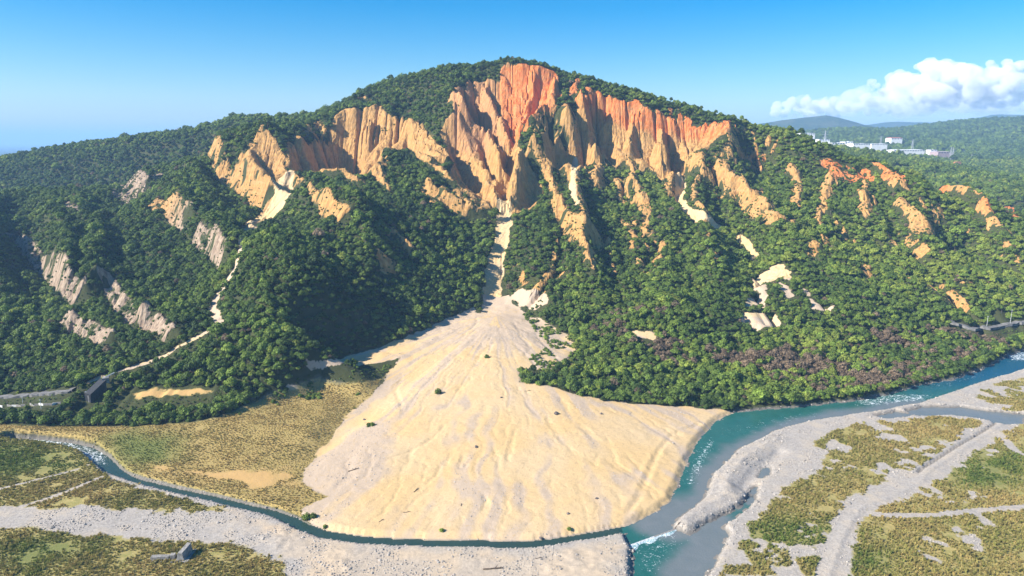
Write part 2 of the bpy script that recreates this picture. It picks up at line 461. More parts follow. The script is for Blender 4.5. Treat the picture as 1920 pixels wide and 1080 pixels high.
# deep gullies that divide the scarps
CLEFT = [([(628, 224), (632, 262), (660, 298), (702, 325)], 24, 36), ([(868, 162), (900, 225), (932, 285), (950, 330)], 17, 20), ([(835, 228), (868, 290), (912, 350)], 16, 22),
         ([(1068, 214), (1046, 262), (1054, 298), (1066, 314)], 22, 27), ([(1118, 188), (1134, 240), (1148, 290)], 15, 17), ([(1192, 196), (1190, 225), (1196, 280)], 9, 13),
         ([(1012, 150), (1002, 190), (975, 245)], 8, 10), ([(1262, 242), (1262, 270), (1274, 325)], 11, 15), ([(955, 265), (950, 330), (946, 402)], 9, 14), ([(585, 262), (590, 285), (610, 312)], 10, 18)]
_w1 = 4 * fbm(M.X, M.Y, 22, 2, 64); _w2 = 3 * fbm(M.X, M.Y, 18, 2, 63)
for pts, A_, w in CLEFT:
    d, t, s = line_d(M.X, M.Y, cast(densify(pts, 10, False)), 60)
    d = np.clip(d + _w1, 0, 99)
    M.f['h'] -= 1.7 * A_ * np.clip(1 - d / w, 0, 1) * sstep(t, 0, 0.18) * sstep(1.02 - t, 0, 0.2)
# ribs on the scarps
RIB = [([(850, 172), (880, 215), (910, 260), (945, 318)], 11, 13), ([(905, 160), (925, 215), (948, 262)], 8, 10), ([(892, 215), (915, 250), (940, 310)], 12, 14), ([(1068, 205), (1042, 262), (1000, 285)], 9, 13),
       ([(1085, 182), (1098, 250), (1112, 300)], 13, 14), ([(1125, 205), (1145, 260), (1160, 300)], 8, 12), ([(1195, 200), (1185, 250), (1180, 290)], 9, 12), ([(1245, 235), (1235, 280), (1240, 320)], 9, 12),
       ([(1000, 130), (1000, 180), (975, 240)], 7, 9), ([(1040, 150), (1030, 200), (990, 240)], 7, 9), ([(760, 232), (790, 268), (830, 300)], 7, 10), ([(700, 215), (690, 250), (680, 300)], 9, 12),
       ([(900, 330), (925, 360), (935, 395)], 8, 10), ([(985, 300), (960, 350), (955, 395)], 12, 13), ([(1060, 232), (1035, 290), (1070, 320)], 6, 9)]
for pts, A_, w in RIB:
    d, t, s = line_d(M.X, M.Y, cast(densify(pts, 10, False)), 50)
    d = np.abs(d + _w2)
    M.f['h'] += 2.1 * A_ * np.clip(1 - d / np.where(s > 0, w * 1.15, w * 0.85), 0, 1) * sstep(t, 0, 0.15)
scar = blur(scar, 1)
# bare spines that run on from the scarps down into the wood
SPINE = [[(770, 282), (830, 330), (888, 378)], [(1000, 285), (1028, 330), (1050, 392), (1072, 432)], [(968, 320), (978, 352), (968, 398)], [(1132, 300), (1118, 335), (1135, 360)], [(1178, 300), (1192, 345), (1216, 412)], [(1248, 292), (1262, 340), (1250, 372)],
         [(1345, 320), (1385, 352), (1440, 398), (1466, 424)], [(700, 300), (712, 336), (735, 372)], [(1062, 318), (1080, 360), (1100, 400)], [(930, 380), (905, 398), (885, 402)], [(1480, 318), (1500, 350), (1495, 395)], [(1555, 335), (1545, 375), (1530, 440)], [(1620, 352), (1622, 405), (1635, 440)],
         [(1690, 385), (1725, 415), (1750, 450)], [(640, 315), (665, 340), (690, 362)], [(1300, 300), (1330, 330), (1345, 365)]]
SPINE_W = [cast(densify(q, 10, False)) for q in SPINE]
spine = np.zeros(M.X.shape)
for L in SPINE_W:
    d, t, s = line_d(M.X, M.Y, L, 50)
    d = np.abs(d + 1.3 * _w2)
    k = sstep(1.02 - t, 0, 0.35)
    spine = np.maximum(spine, np.clip(1 - d / 13, 0, 1) * k)
M.f['h'] += 9.0 * spine
K2 = 0.003 + (0.004 + 0.009 * vnoise(M.X / 60, M.Y / 60, 73)) * scar
sw = (slice(int((770 - 560) / 2), int((1230 - 560) / 2)), slice(int((1000 - 560) / 2), int((1000 + 480) / 2)))
M.f['h'] += scar * (2.0 * fbm(M.X, M.Y, 18, 3, 71) + 8.0 * (0.5 - np.abs(fbm(M.X, M.Y, 34, 4, 72))))
M.f['h'][sw] = erode(M.f['h'][sw], 2.0, K2[sw], 11, diff=0.003, seed=5, cap=30000.0)
M.f['h'] += 0.5 * fbm(M.X, M.Y, 9, 3, 91)
M.f['scar'] = scar; M.f['spine'] = spine
# feed the middle grid back into the base so that every later cast sees it
inM = M.inside(B.X, B.Y, 8)
B.f['h'][inM] = M.lin('h', B.X[inM], B.Y[inM])

# ------------------------------------------------------------------ near grid, 1 m: river bed, bars, fan rills
N = Grid(-440, 540, 262, 736, 1)
N.f['h'] = B.cub('h', N.X, N.Y)
inMN = M.inside(N.X, N.Y, 4)
N.f['h'][inMN] = M.lin('h', N.X[inMN], N.Y[inMN])
RIVER_PX = [(2000, 646), (1925, 656), (1890, 668), (1850, 690), (1790, 712), (1730, 722), (1680, 738), (1600, 752), (1500, 764), (1385, 772), (1345, 790), (1310, 830), (1290, 870), (1275, 910),
            (1262, 940), (1235, 960), (1180, 988), (1172, 1003), (1186, 1030), (1185, 1130), (1300, 1130), (1330, 1070), (1350, 1030), (1365, 1005), (1355, 990), (1372, 975), (1400, 955),
            (1412, 938), (1404, 936), (1386, 952), (1336, 976), (1292, 1003), (1258, 992), (1262, 982), (1320, 935), (1335, 890), (1380, 845), (1452, 808), (1520, 790), (1640, 772), (1720, 757),
            (1780, 737), (1850, 714), (1925, 692), (2000, 676)]
STREAM_PX = [(20, 826, 7), (80, 830, 8), (130, 836, 8), (165, 845, 9), (190, 862, 10), (212, 882, 8), (240, 896, 4.5), (270, 906, 4.5), (330, 921, 4.5), (400, 936, 5), (460, 951, 5), (510, 963, 5.5), (545, 976, 6.5),
             (572, 991, 6.5), (610, 1004, 6), (680, 1014, 6), (760, 1019, 5.5), (850, 1020, 5.5), (940, 1022, 5.5), (1000, 1022, 5.5), (1060, 1014, 5), (1120, 1004, 5), (1190, 990, 5)]
POND_PX = [[(1424, 895), (1432, 880), (1441, 878), (1440, 892), (1430, 898)], [(1402, 940), (1412, 918), (1418, 914), (1414, 940), (1406, 946)],
           [(1700, 772), (1730, 764), (1800, 764), (1850, 772), (1920, 778), (1920, 796), (1880, 798), (1845, 788), (1780, 780), (1720, 782)],
           [(1640, 782), (1680, 773), (1715, 778), (1690, 785), (1655, 787)]]
RIVER = [G(u, v, 0.0)[:2] for u, v in RIVER_PX]
STREAM = [G(u, v, 0.0)[:2] for u, v, w in STREAM_PX]
STREAM_W = np.array([w for u, v, w in STREAM_PX])
POND = [[G(u, v, 0.0)[:2] for u, v in p] for p in POND_PX]
sdR = poly_sd(N.X, N.Y, RIVER, 60) + 1.0 * fbm(N.X, N.Y, 7, 3, 12)
dS, tS, sS = line_d(N.X, N.Y, STREAM, 60)
segl = np.r_[0, np.cumsum(np.hypot(*np.diff(np.array(STREAM), axis=0).T))]; segl /= segl[-1]
wS = np.interp(tS, segl, STREAM_W) * 0.43
sdS = wS - dS + 0.35 * fbm(N.X, N.Y, 5, 2, 13)
sdP = np.full(N.X.shape, -60.0)
for p in POND:
    sdP = np.maximum(sdP, poly_sd(N.X, N.Y, p, 60))
sdP = sdP + 0.6 * fbm(N.X, N.Y, 5, 2, 14)
sdW = np.maximum(np.maximum(sdR, sdS), sdP)
fanN = poly_sd(N.X, N.Y, FAN, 60)

# rills and lobes on the debris fan: radial channels from the apex
ang = np.arctan2(N.X - APEX[0], APEX[1] - N.Y)
rad = np.hypot(N.X - APEX[0], N.Y - APEX[1])
warp = 0.045 * fbm(N.X, N.Y, 60, 3, 21)
aw = ang + warp
lobes = vnoise(aw * 7.0 + 50, rad / 160.0, 22) - 0.5
rill = np.abs(vnoise(aw * 13 + 10, rad / 90.0, 23) - 0.5)
rill2 = np.abs(vnoise(aw * 34 + 10, rad / 60.0, 24) - 0.5)
fw = sstep(fanN, 1, 16) * sstep(rad, 10, 60)
N.f['h'] += fw * (0.9 * lobes - 0.32 * np.exp(-(rill / 0.035) ** 2) * sstep(fbm(N.X, N.Y, 70, 2, 27), -0.25, 0.25) - 0.36 * np.exp(-(np.abs(vnoise(aw * 42 + 0.6 * fbm(N.X, N.Y, 14, 3, 39), rad / 120.0, 34) - 0.5) / 0.045) ** 2) * sstep(fbm(N.X, N.Y, 30, 3, 40), -0.2, 0.3) - 0.12 * vnoise(aw * 90, rad / 45.0, 38) - 0.22 * np.exp(-(rill2 / 0.06) ** 2) * sstep(fbm(N.X, N.Y, 50, 2, 30), -0.1, 0.3) + 0.25 * fbm(N.X, N.Y, 5, 4, 25, 0.65))
# sharp little channels cut into the fan
CRACK = [[(895, 590), (893, 608), (872, 625), (862, 640)], [(758, 700), (742, 735), (752, 760), (757, 783)], [(922, 835), (932, 858), (935, 882)], [(866, 850), (866, 872), (869, 885)], [(838, 860), (815, 895), (795, 912)],
         [(845, 790), (800, 830), (760, 850), (700, 872)], [(660, 800), (700, 790), (735, 782)], [(700, 712), (640, 745), (600, 752)], [(905, 925), (912, 945), (905, 965)], [(1020, 770), (1050, 825), (1095, 865)], [(968, 800), (955, 850), (948, 880)],
         [(960, 640), (1000, 680), (1010, 700)], [(1000, 620), (1030, 660), (1065, 690)], [(960, 600), (985, 640)], [(865, 660), (830, 690), (800, 720)], [(930, 640), (905, 660), (885, 690)]]
crack = np.zeros(N.X.shape); _w3 = 1.6 * fbm(N.X, N.Y, 9, 3, 44)
for q in CRACK:
    d, t, s = line_d(N.X, N.Y, cast(densify(q, 8, False)), 30)
    d = np.abs(d + _w3)
    k = sstep(t, 0, .2) * sstep(1 - t, 0, .2)
    crack = np.maximum(crack, np.exp(-(d / 1.1) ** 2) * k)
N.f['h'] -= 0.4 * crack
# bank tops: raise the gravel bars, then cut the water's bed
BAR1 = [(1268, 982), (1300, 955), (1338, 930), (1350, 890), (1395, 848), (1450, 818), (1475, 825), (1440, 850), (1405, 870), (1380, 905), (1390, 935), (1330, 962), (1290, 988)]
bar = poly_sd(N.X, N.Y, [G(u, v, 1.5)[:2] for u, v in BAR1], 40)
N.f['h'] += 1.7 * sstep(bar, -3, 7) * (1 + 0.5 * fbm(N.X, N.Y, 9, 3, 26))
cut = [(1395, 915), (1418, 885), (1440, 865), (1462, 848)]
dc, tc, sc_ = line_d(N.X, N.Y, [G(u, v, 1.5)[:2] for u, v in cut], 40)
N.f['h'] -= 1.6 * np.exp(-(dc / 4.0) ** 2)
# a bulldozed levee ridge on the fan's right rim, and the gravel heaps on the left bar
LEV = [G(u, v, 3.0)[:2] for u, v in [(1165, 970), (1195, 935), (1215, 890), (1235, 845), (1262, 815), (1310, 795)]]
dl, tl, sl = line_d(N.X, N.Y, LEV, 40)
N.f['h'] += sstep(tl, 0, .1) * (0.35 * np.exp(-((dl - 2.5) / 2.2) ** 2) - 0.45 * np.exp(-(dl / 1.6) ** 2)) * (0.7 + 1.0 * fbm(N.X, N.Y, 6, 2, 28))
gravel_l = poly_sd(N.X, N.Y, [G(u, v, 2)[:2] for u, v in [(0, 958), (180, 955), (330, 968), (460, 968), (530, 985), (600, 1012), (760, 1030), (1000, 1030), (1180, 1010), (1185, 1120), (540, 1120), (545, 1055), (480, 1030), (300, 1003), (100, 992), (0, 990)]], 40)
heap = vnoise(N.X / 3.0, N.Y / 2.2, 35) * vnoise(N.X / 9.0, N.Y / 9.0, 36)
N.f['h'] += 1.5 * sstep(gravel_l, 0, 6) * heap * sstep(fbm(N.X, N.Y, 30, 2, 37), -0.3, 0.4)
bed = -0.25 - 0.9 * sstep(sdW, 0, 4) 
bankw = sstep(sdW, -2.6 - 2.4 * sstep(fanN, -3, 2), 0.6)
N.f['h'] = N.f['h'] * (1 - bankw) + np.minimum(bed, N.f['h']) * bankw
N.f['h'] += 0.10 * fbm(N.X, N.Y, 3.0, 2, 29)
N.f['sdW'] = sdW
inN = N.inside(B.X, B.Y, 6)
B.f['hc'] = B.f['h'].copy()
B.f['h'][inN] = N.lin('h', B.X[inN], B.Y[inN])

def H(x, y):
    x = np.asarray(x, float); y = np.asarray(y, float)
    z = B.lin('h', x, y)
    k = M.inside(x, y); z = np.where(k, M.lin('h', x, y), z)
    k = N.inside(x, y); z = np.where(k, N.lin('h', x, y), z)
    return z

# ------------------------------------------------------------------ ground cover masks
def pw(px, dens=True):
    return cast(densify(px, 20) if dens else px)
def pl(px):
    return cast(densify(px, 12, False))

BARE_PX = [  # small bare patches on the slopes
    [(690, 280), (720, 285), (728, 300), (712, 335), (698, 325)], [(800, 352), (830, 350), (870, 355), (905, 375), (905, 400), (860, 395), (820, 375), (808, 385)],
    [(1085, 325), (1110, 320), (1140, 325), (1150, 340), (1130, 355), (1100, 350)], [(1145, 335), (1170, 335), (1195, 360), (1218, 380), (1222, 420), (1205, 425), (1190, 390), (1165, 375)],
    [(1040, 390), (1055, 400), (1075, 425), (1105, 425), (1138, 448), (1130, 465), (1095, 460), (1060, 440), (1050, 420)],
    [(1335, 330), (1352, 318), (1370, 330), (1400, 355), (1430, 375), (1455, 385), (1470, 410), (1490, 412), (1465, 428), (1440, 425), (1400, 405), (1375, 370), (1340, 360)],
    [(1333, 290), (1370, 280), (1410, 285), (1445, 300), (1430, 315), (1400, 305), (1360, 302)],
    [(1515, 297), (1545, 300), (1600, 315), (1640, 325), (1638, 338), (1610, 335), (1590, 345), (1570, 340), (1550, 318), (1530, 315)],
    [(1650, 325), (1680, 325), (1710, 330), (1705, 342), (1660, 338)], [(1608, 375), (1625, 362), (1632, 390), (1622, 408), (1612, 395)], [(1700, 405), (1725, 405), (1755, 425), (1745, 445), (1715, 435)],
    [(1615, 490), (1628, 485), (1635, 515), (1622, 520)], [(1515, 458), (1535, 455), (1532, 482), (1518, 482)], [(1545, 440), (1555, 440), (1560, 465), (1548, 465)], [(1830, 378), (1850, 380), (1848, 395), (1835, 390)],
    [(1870, 385), (1905, 392), (1915, 412), (1895, 412)], [(1750, 345), (1770, 348), (1778, 365), (1762, 365)], [(1480, 340), (1500, 330), (1505, 350), (1490, 365)], [(1490, 380), (1500, 385), (1495, 400)],
    [(185, 345), (235, 335), (272, 338), (272, 365), (235, 390), (215, 370)], [(305, 388), (335, 385), (360, 400), (355, 418), (335, 412)], [(112, 382), (135, 378), (152, 392), (148, 402)], [(265, 318), (290, 315), (308, 335), (290, 340)],
    [(118, 326), (128, 324), (140, 334), (130, 338)], [(440, 222), (452, 220), (478, 238), (455, 238)], [(225, 420), (238, 425), (230, 434)],
    [(566, 240), (600, 222), (608, 245), (575, 258)], [(668, 185), (700, 182), (690, 195)], [(710, 480), (722, 490), (735, 500), (725, 512), (712, 505)], [(735, 440), (750, 450), (775, 474), (760, 470), (738, 462)],
    [(1200, 405), (1220, 400), (1222, 440), (1205, 445)], [(375, 440), (395, 440), (425, 472), (420, 484), (395, 470)]]
SAND_PX = [  # pale tracks, clearings and outwash inside the wood
    [(1432, 512), (1450, 497), (1478, 508), (1488, 528), (1478, 530), (1462, 520), (1442, 528), (1428, 530), (1440, 550), (1432, 570), (1400, 578), (1392, 570), (1425, 560), (1408, 530)],
    [(1462, 532), (1472, 540), (1486, 556), (1478, 558)], [(1380, 600), (1400, 590), (1450, 595), (1460, 615), (1430, 617), (1395, 608)], [(1510, 545), (1530, 572), (1560, 578), (1555, 586), (1525, 578)],
    [(540, 732), (580, 726), (592, 732), (560, 740)], [(1188, 625), (1225, 628), (1222, 636), (1192, 634)],
    [(960, 545), (1010, 555), (1025, 570), (1005, 578), (965, 570)]]
SAND_LINE = [([(330, 652), (372, 634), (412, 606), (398, 575), (425, 530), (440, 505), (455, 455), (468, 432)], 3.0), ([(165, 718), (215, 700), (270, 682), (310, 668), (332, 652)], 2.0),
             ([(468, 432), (505, 402), (530, 372), (535, 335)], 14.0), ([(920, 590), (923, 545), (930, 500), (941, 455), (946, 402)], 9.0), ([(1278, 330), (1272, 378), (1285, 395), (1320, 410), (1355, 427)], 5.0),
             ([(1385, 445), (1400, 455), (1415, 482)], 3.2), ([(1278, 345), (1274, 372)], 7.0), ([(1078, 310), (1072, 350), (1080, 385)], 4.0), ([(885, 584), (830, 610), (760, 641), (690, 664), (640, 678)], 3.5), ([(660, 676), (580, 692)], 2.0)]
BARE = [pw(p) for p in BARE_PX]; SANDP = [pw(p) for p in SAND_PX]; SANDL = [(pl(p), w) for p, w in SAND_LINE]
RED_PX = [[(930, 115), (1060, 125), (1062, 190), (1000, 235), (985, 262), (950, 268), (935, 200)], [(1060, 150), (1100, 140), (1380, 215), (1385, 250), (1300, 268), (1240, 255), (1180, 245), (1100, 220), (1060, 200)],
          [(1505, 285), (1720, 320), (1720, 345), (1560, 345)], [(1825, 370), (1920, 385), (1920, 415), (1830, 400)], [(1380, 275), (1460, 290), (1440, 320), (1390, 305)], [(1745, 340), (1785, 345), (1780, 370), (1750, 366)]]
RED = [pw(p) for p in RED_PX]
MAUVE_PX = [(840, 150), (930, 145), (935, 200), (950, 260), (900, 300), (840, 285)]
MAUVE = pw(MAUVE_PX)

def cover(g):
    X, Y = g.X, g.Y
    bare = np.zeros(X.shape); sand = np.zeros(X.shape); red = np.zeros(X.shape)
    wob = 5.5 * fbm(X, Y, 13, 4, 101)
    hole1 = sstep(fbm(X, Y / 2.2, 8, 3, 141), -0.45, -0.15); hole2 = sstep(fbm(X, Y / 2.5, 7, 3, 140), -0.25, 0.05)
    hole = sstep(fbm(X, Y, 10, 4, 102, 0.65), -0.34, 0.02)
    for p in BARE:
        bare = np.maximum(bare, sstep(poly_sd(X, Y, p, 30) + wob * 1.3, -2, 2) * hole1)
    for L, A_, wl, wr, side in CREST_W:
        d, t, s = line_d(X, Y, L, 60)
        k = (s == side) & (t > 0.002) & (t < 0.998)
        bare = np.maximum(bare, np.where(k, sstep(wl * 1.0 - d + wob * 0.7, -1, 2), sstep(1.5 - d, -1, 1)))
    for (u, v, A_, R_), (kx, ky) in zip(KNOB, kc):
        d = np.hypot(X - kx, Y - ky)
        k = (Y < ky + 3)
        bare = np.maximum(bare, np.where(k, sstep(R_ * 0.8 - d + wob * 2.2, -1, 2) * hole2, 0))
    bare = bare * hole
    gy, gx = np.gradient(g.f['h'], g.d)
    steep = blur(np.hypot(gx, gy), 3)
    conv = g.f['h'] - blur(g.f['h'], int(60 / g.d))
    crag = sstep(conv * 0.28 + 0.45 * fbm(X, Y, 38, 3, 103) + 0.35 * (steep - 0.7), 0.36, 0.56) * sstep(Y, 660, 740) * (Y < 1150) * (0.25 + 0.75 * sstep(X, -30, 60))
    crag = np.where(crag > 0.4, 1.0, 0) * sstep(fbm(X, Y, 10, 3, 104), -0.3, 0.0)
    bare = np.maximum(bare, crag)
    if 'spine' in g.f:
        bare = np.maximum(bare, sstep(g.f['spine'] + 0.42 * fbm(X, Y, 12, 3, 105), 0.52, 0.68))
    for W, T_, dep in SCARP_W:
        bare = np.maximum(bare, sstep(poly_sd(X, Y, W, 30) + wob * 1.0, -1, 3))
    for p in SANDP:
        sand = np.maximum(sand, sstep(poly_sd(X, Y, p, 30) + 1.0 + wob * 1.1, -1.5, 1.5))
    for p, w in SANDL:
        d, t, s = line_d(X, Y, p, 40)
        sand = np.maximum(sand, sstep(w - d + wob * (0.4 if w < 6 else 0.95), -1.2, 1.2))
    for p in RED:
        red = np.maximum(red, sstep(poly_sd(X, Y, p, 60), -10, 14))
    fan = sstep(poly_sd(X, Y, FAN, 60) + wob * 0.5, -1.0, 1.5)
    flat = sstep(poly_sd(X, Y, FLAT, 60), -2, 2)
    mauve = sstep(poly_sd(X, Y, MAUVE, 60), -10, 15)
    g.f.update(bare=bare, sand=sand, red=red, fan=fan, flat=flat, mauve=mauve)
cover(M); cover(N)
rug = M.f['bare'] * (1 - 0.55 * M.f['scar'])
M.f['h'] += rug * (3.4 * fbm(M.X, M.Y / 1.8, 9, 4, 131, 0.7) + 1.2 * np.abs(fbm(M.X, M.Y, 5, 2, 132)))
M.f['h'] += M.f['sand'] * 1.9 * fbm(M.X, M.Y, 9, 4, 133, 0.7)
rug = N.f['bare'] * (1 - N.f['fan'])
N.f['h'] += rug * (2.6 * fbm(N.X, N.Y / 1.8, 7, 4, 131, 0.7))

# floodplain: grass patches and tracks on gravel
GRASS_PX = [
    ([(1520, 832), (1560, 803), (1640, 790), (1760, 778), (1840, 786), (1846, 800), (1800, 830), (1720, 880), (1620, 930), (1580, 945), (1560, 1010), (1535, 1085), (1335, 1085), (1362, 1038), (1390, 1000), (1450, 930), (1480, 902), (1532, 880), (1545, 850)], 0.66),
    ([(2100, 780), (1905, 792), (1870, 815), (1780, 880), (1700, 930), (1610, 960), (1590, 1030), (1575, 1120), (2100, 1120)], 0.8),
    ([(1825, 745), (1870, 715), (1925, 705), (1990, 740), (1960, 772), (1880, 775), (1835, 758)], 0.6), ([(1760, 722), (1800, 706), (1860, 700), (1830, 716), (1780, 724)], 0.5),
    ([(-300, 816), (60, 822), (135, 835), (178, 855), (190, 878), (230, 902), (300, 918), (400, 945), (440, 962), (330, 965), (180, 955), (-300, 958)], 0.75),
    ([(-300, 985), (60, 988), (120, 996), (300, 1006), (430, 1016), (500, 1036), (550, 1056), (520, 1120), (-300, 1120)], 0.85),
    ([(225, 878), (330, 905), (470, 930), (612, 930), (560, 948), (480, 948), (400, 930), (320, 914), (245, 894)], 0.95),
    ([(-400, 797), (0, 797), (120, 800), (250, 800), (340, 794), (400, 786), (440, 774), (500, 756), (560, 742), (600, 730), (680, 716), (720, 708), (700, 745), (640, 792), (606, 842), (568, 882), (566, 902), (600, 926), (470, 925), (330, 900), (235, 878), (205, 850), (150, 832), (60, 822), (-400, 816)], 0.75)]
GRASS = [(np.array([G(u, v, 2.0)[:2] for u, v in p]), k) for p, k in GRASS_PX[:-1]] + [(pw(GRASS_PX[-1][0]), GRASS_PX[-1][1])]
TRACK_PX = [([(1860, 776), (1872, 795), (1832, 820), (1790, 845), (1735, 880), (1722, 900), (1680, 922), (1612, 945), (1592, 970), (1570, 1010), (1538, 1100)], 6.5),
            ([(1605, 962), (1680, 966), (1750, 966), (1830, 958), (1990, 945)], 3.5), ([(1885, 825), (1902, 845), (1990, 880)], 4.0), ([(-60, 930), (60, 902), (145, 880)], 1.6), ([(-60, 972), (30, 952), (90, 935), (190, 895)], 1.6)]
TRACK = [(np.array([G(u, v, 2.2)[:2] for u, v in p]), w) for p, w in TRACK_PX]
g = N
grass = np.zeros(g.X.shape)
patch = fbm(g.X, g.Y, 26, 4, 111)
fine = fbm(g.X, g.Y, 7, 3, 112)
for p, k in GRASS:
    sd = poly_sd(g.X, g.Y, p, 40) + 4 * fine
    grass = np.maximum(grass, sstep(sd, -1, 5) * sstep(patch + 0.55 * fine + (k - 0.45) * 1.9, -0.15, 0.22))
track = np.zeros(g.X.shape); ditch = np.zeros(g.X.shape)
for i, (p, w) in enumerate(TRACK):
    d, t, s = line_d(g.X, g.Y, p, 40)
    track = np.maximum(track, sstep(w * 0.5 - d + 0.8 * fine, -0.8, 0.8))
    if i == 0:
        ditch = np.exp(-((d * s + 1.6) / 1.0) ** 2) * sstep(0.5 + fbm(g.X, g.Y, 60, 1, 8), 0.1, 0.5)
        g.f['h'] -= 1.5 * ditch
        g.f['h'] += 0.5 * np.exp(-((d * s - 1.4) / 1.5) ** 2)
grass *= (1 - track)
grass *= 1 - sstep(g.f['sdW'], -2.5, -0.5)
OCH = pw([(270, 872), (340, 880), (430, 885), (540, 880), (560, 892), (565, 915), (480, 915), (380, 895), (300, 885)])
ochre = sstep(poly_sd(g.X, g.Y, OCH, 40) + 5 * fine, -3, 4)
FIELD = pw([(235, 740), (300, 733), (400, 731), (402, 739), (330, 743), (265, 749)])
field = sstep(poly_sd(g.X, g.Y, FIELD, 40) + 3 * fine, -2, 2)
ochre = np.maximum(ochre * (0.35 + 0.65 * sstep(patch, -0.35, 0.25)), field)
TERR = GRASS[-1][0]
terr = sstep(poly_sd(g.X, g.Y, TERR, 40), -2, 3)
_so = np.argsort([q[0] for q in STREAM]); ysx = np.interp(g.X, np.array([q[0] for q in STREAM])[_so], np.array([q[1] for q in STREAM])[_so])
terr = np.maximum(terr, sstep(-g.X, 75, 95) * sstep(g.Y - ysx, 3, 5) * g.f['flat']) * (1 - sstep(g.f['sdW'], -1.2, -0.3))
grass *= (1 - 0.92 * ochre)
g.f['grass'] = grass; g.f['track'] = track; g.f['ochre'] = ochre; g.f['terr'] = terr
GREEN_PX = [[(200, 825), (260, 815), (330, 828), (330, 862), (260, 880), (215, 860)], [(1370, 1000), (1470, 985), (1560, 985), (1540, 1025), (1400, 1020)], [(1340, 1050), (1420, 1030), (1440, 1045), (1360, 1060)], [(1780, 870), (1850, 830), (1930, 850), (1930, 900), (1800, 910)],
            [(-100, 830), (70, 838), (140, 872), (0, 905), (-100, 910)], [(1560, 1050), (1650, 1040), (1640, 1060), (1570, 1065)], [(-50, 1040), (120, 1010), (180, 1020), (60, 1060)]]
green = np.zeros(g.X.shape)
for p in GREEN_PX:
    green = np.maximum(green, sstep(poly_sd(g.X, g.Y, [G(u, v, 2.0)[:2] for u, v in p], 40) + 4 * fine, -16, 14))
g.f['green'] = green * (0.55 + 0.45 * sstep(patch, -0.3, 0.3))
# ------------------------------------------------------------------ material helper
class NT:
    def __init__(s, name):
        s.m = bpy.data.materials.new(name); s.m.use_nodes = True
        s.t = s.m.node_tree; s.n = s.t.nodes
        s.b = s.n['Principled BSDF']; s.out = s.n['Material Output']
        s.b.inputs['Roughness'].default_value = 0.9
        s.b.inputs['Specular IOR Level'].default_value = 0.15
    def link(s, a, b): s.t.links.new(a, b)
    def attr(s, name, kind='GEOMETRY'):
        a = s.n.new('ShaderNodeAttribute'); a.attribute_name = name; a.attribute_type = kind
        return a.outputs['Fac']
    def pos(s): return s.n.new('ShaderNodeNewGeometry').outputs['Position']
    def objco(s): return s.n.new('ShaderNodeTexCoord').outputs['Object']
    def scale(s, v, sc):
        m = s.n.new('ShaderNodeMapping'); m.inputs['Scale'].default_value = sc
        s.link(v, m.inputs['Vector']); return m.outputs[0]
    def noise(s, v, scale, detail=4, rough=0.55, dist=0.0):
        a = s.n.new('ShaderNodeTexNoise'); a.inputs['Scale'].default_value = scale; a.inputs['Detail'].default_value = detail
        a.inputs['Roughness'].default_value = rough; a.inputs['Distortion'].default_value = dist
        if v is not None: s.link(v, a.inputs['Vector'])
        return a.outputs['Fac']
    def vor(s, v, scale, feat='F1'):
        a = s.n.new('ShaderNodeTexVoronoi'); a.inputs['Scale'].default_value = scale; a.feature = feat
        if v is not None: s.link(v, a.inputs['Vector'])
        return a
    def math(s, op, a, b=None, c=None, clamp=False):
        m = s.n.new('ShaderNodeMath'); m.operation = op; m.use_clamp = clamp
        for i, q in enumerate((a, b, c)):
            if q is None: continue
            if isinstance(q, (int, float)): m.inputs[i].default_value = q
            else: s.link(q, m.inputs[i])
        return m.outputs[0]
    def rng(s, v, a, b, c=0.0, d=1.0, smooth=True):
        m = s.n.new('ShaderNodeMapRange'); m.interpolation_type = 'SMOOTHSTEP' if smooth else 'LINEAR'
        s.link(v, m.inputs[0])
        for i, q in enumerate((a, b, c, d)): m.inputs[1 + i].default_value = q
        return m.outputs[0]
    def mix(s, f, a, b):
        m = s.n.new('ShaderNodeMix'); m.data_type = 'RGBA'
        if isinstance(f, (int, float)): m.inputs[0].default_value = f
        else: s.link(f, m.inputs[0])
        for sock, q in ((m.inputs[6], a), (m.inputs[7], b)):
            if isinstance(q, tuple): sock.default_value = (*q, 1) if len(q) == 3 else q
            else: s.link(q, sock)
        return m.outputs[2]
    def ramp(s, v, stops):
        r = s.n.new('ShaderNodeValToRGB'); e = r.color_ramp.elements
        while len(e) < len(stops): e.new(0.5)
        for el, (p, c) in zip(e, stops): el.position = p; el.color = (*c, 1)
        s.link(v, r.inputs[0]); return r.outputs[0]
    def bump(s, v, strength, dist, prev=None):
        b = s.n.new('ShaderNodeBump'); b.inputs['Strength'].default_value = strength; b.inputs['Distance'].default_value = dist
        s.link(v, b.inputs['Height'])
        if prev is not None: s.link(prev, b.inputs['Normal'])
        return b.outputs[0]
    def done(s, col=None, normal=None, rough=None):
        if col is not None:
            if isinstance(col, tuple): s.b.inputs['Base Color'].default_value = (*col, 1)
            else: s.link(col, s.b.inputs['Base Color'])
        if normal is not None: s.link(normal, s.b.inputs['Normal'])
        if rough is not None:
            if isinstance(rough, (int, float)): s.b.inputs['Roughness'].default_value = rough
            else: s.link(rough, s.b.inputs['Roughness'])
        return s.m

def edge(T, mask, n, wid=0.22):
    """a vertex mask whose border is broken up by fine noise"""
    v = T.math('ADD', mask, T.math('MULTIPLY', T.math('SUBTRACT', n, 0.5), 0.9))
    return T.rng(v, 0.5 - wid, 0.5 + wid)

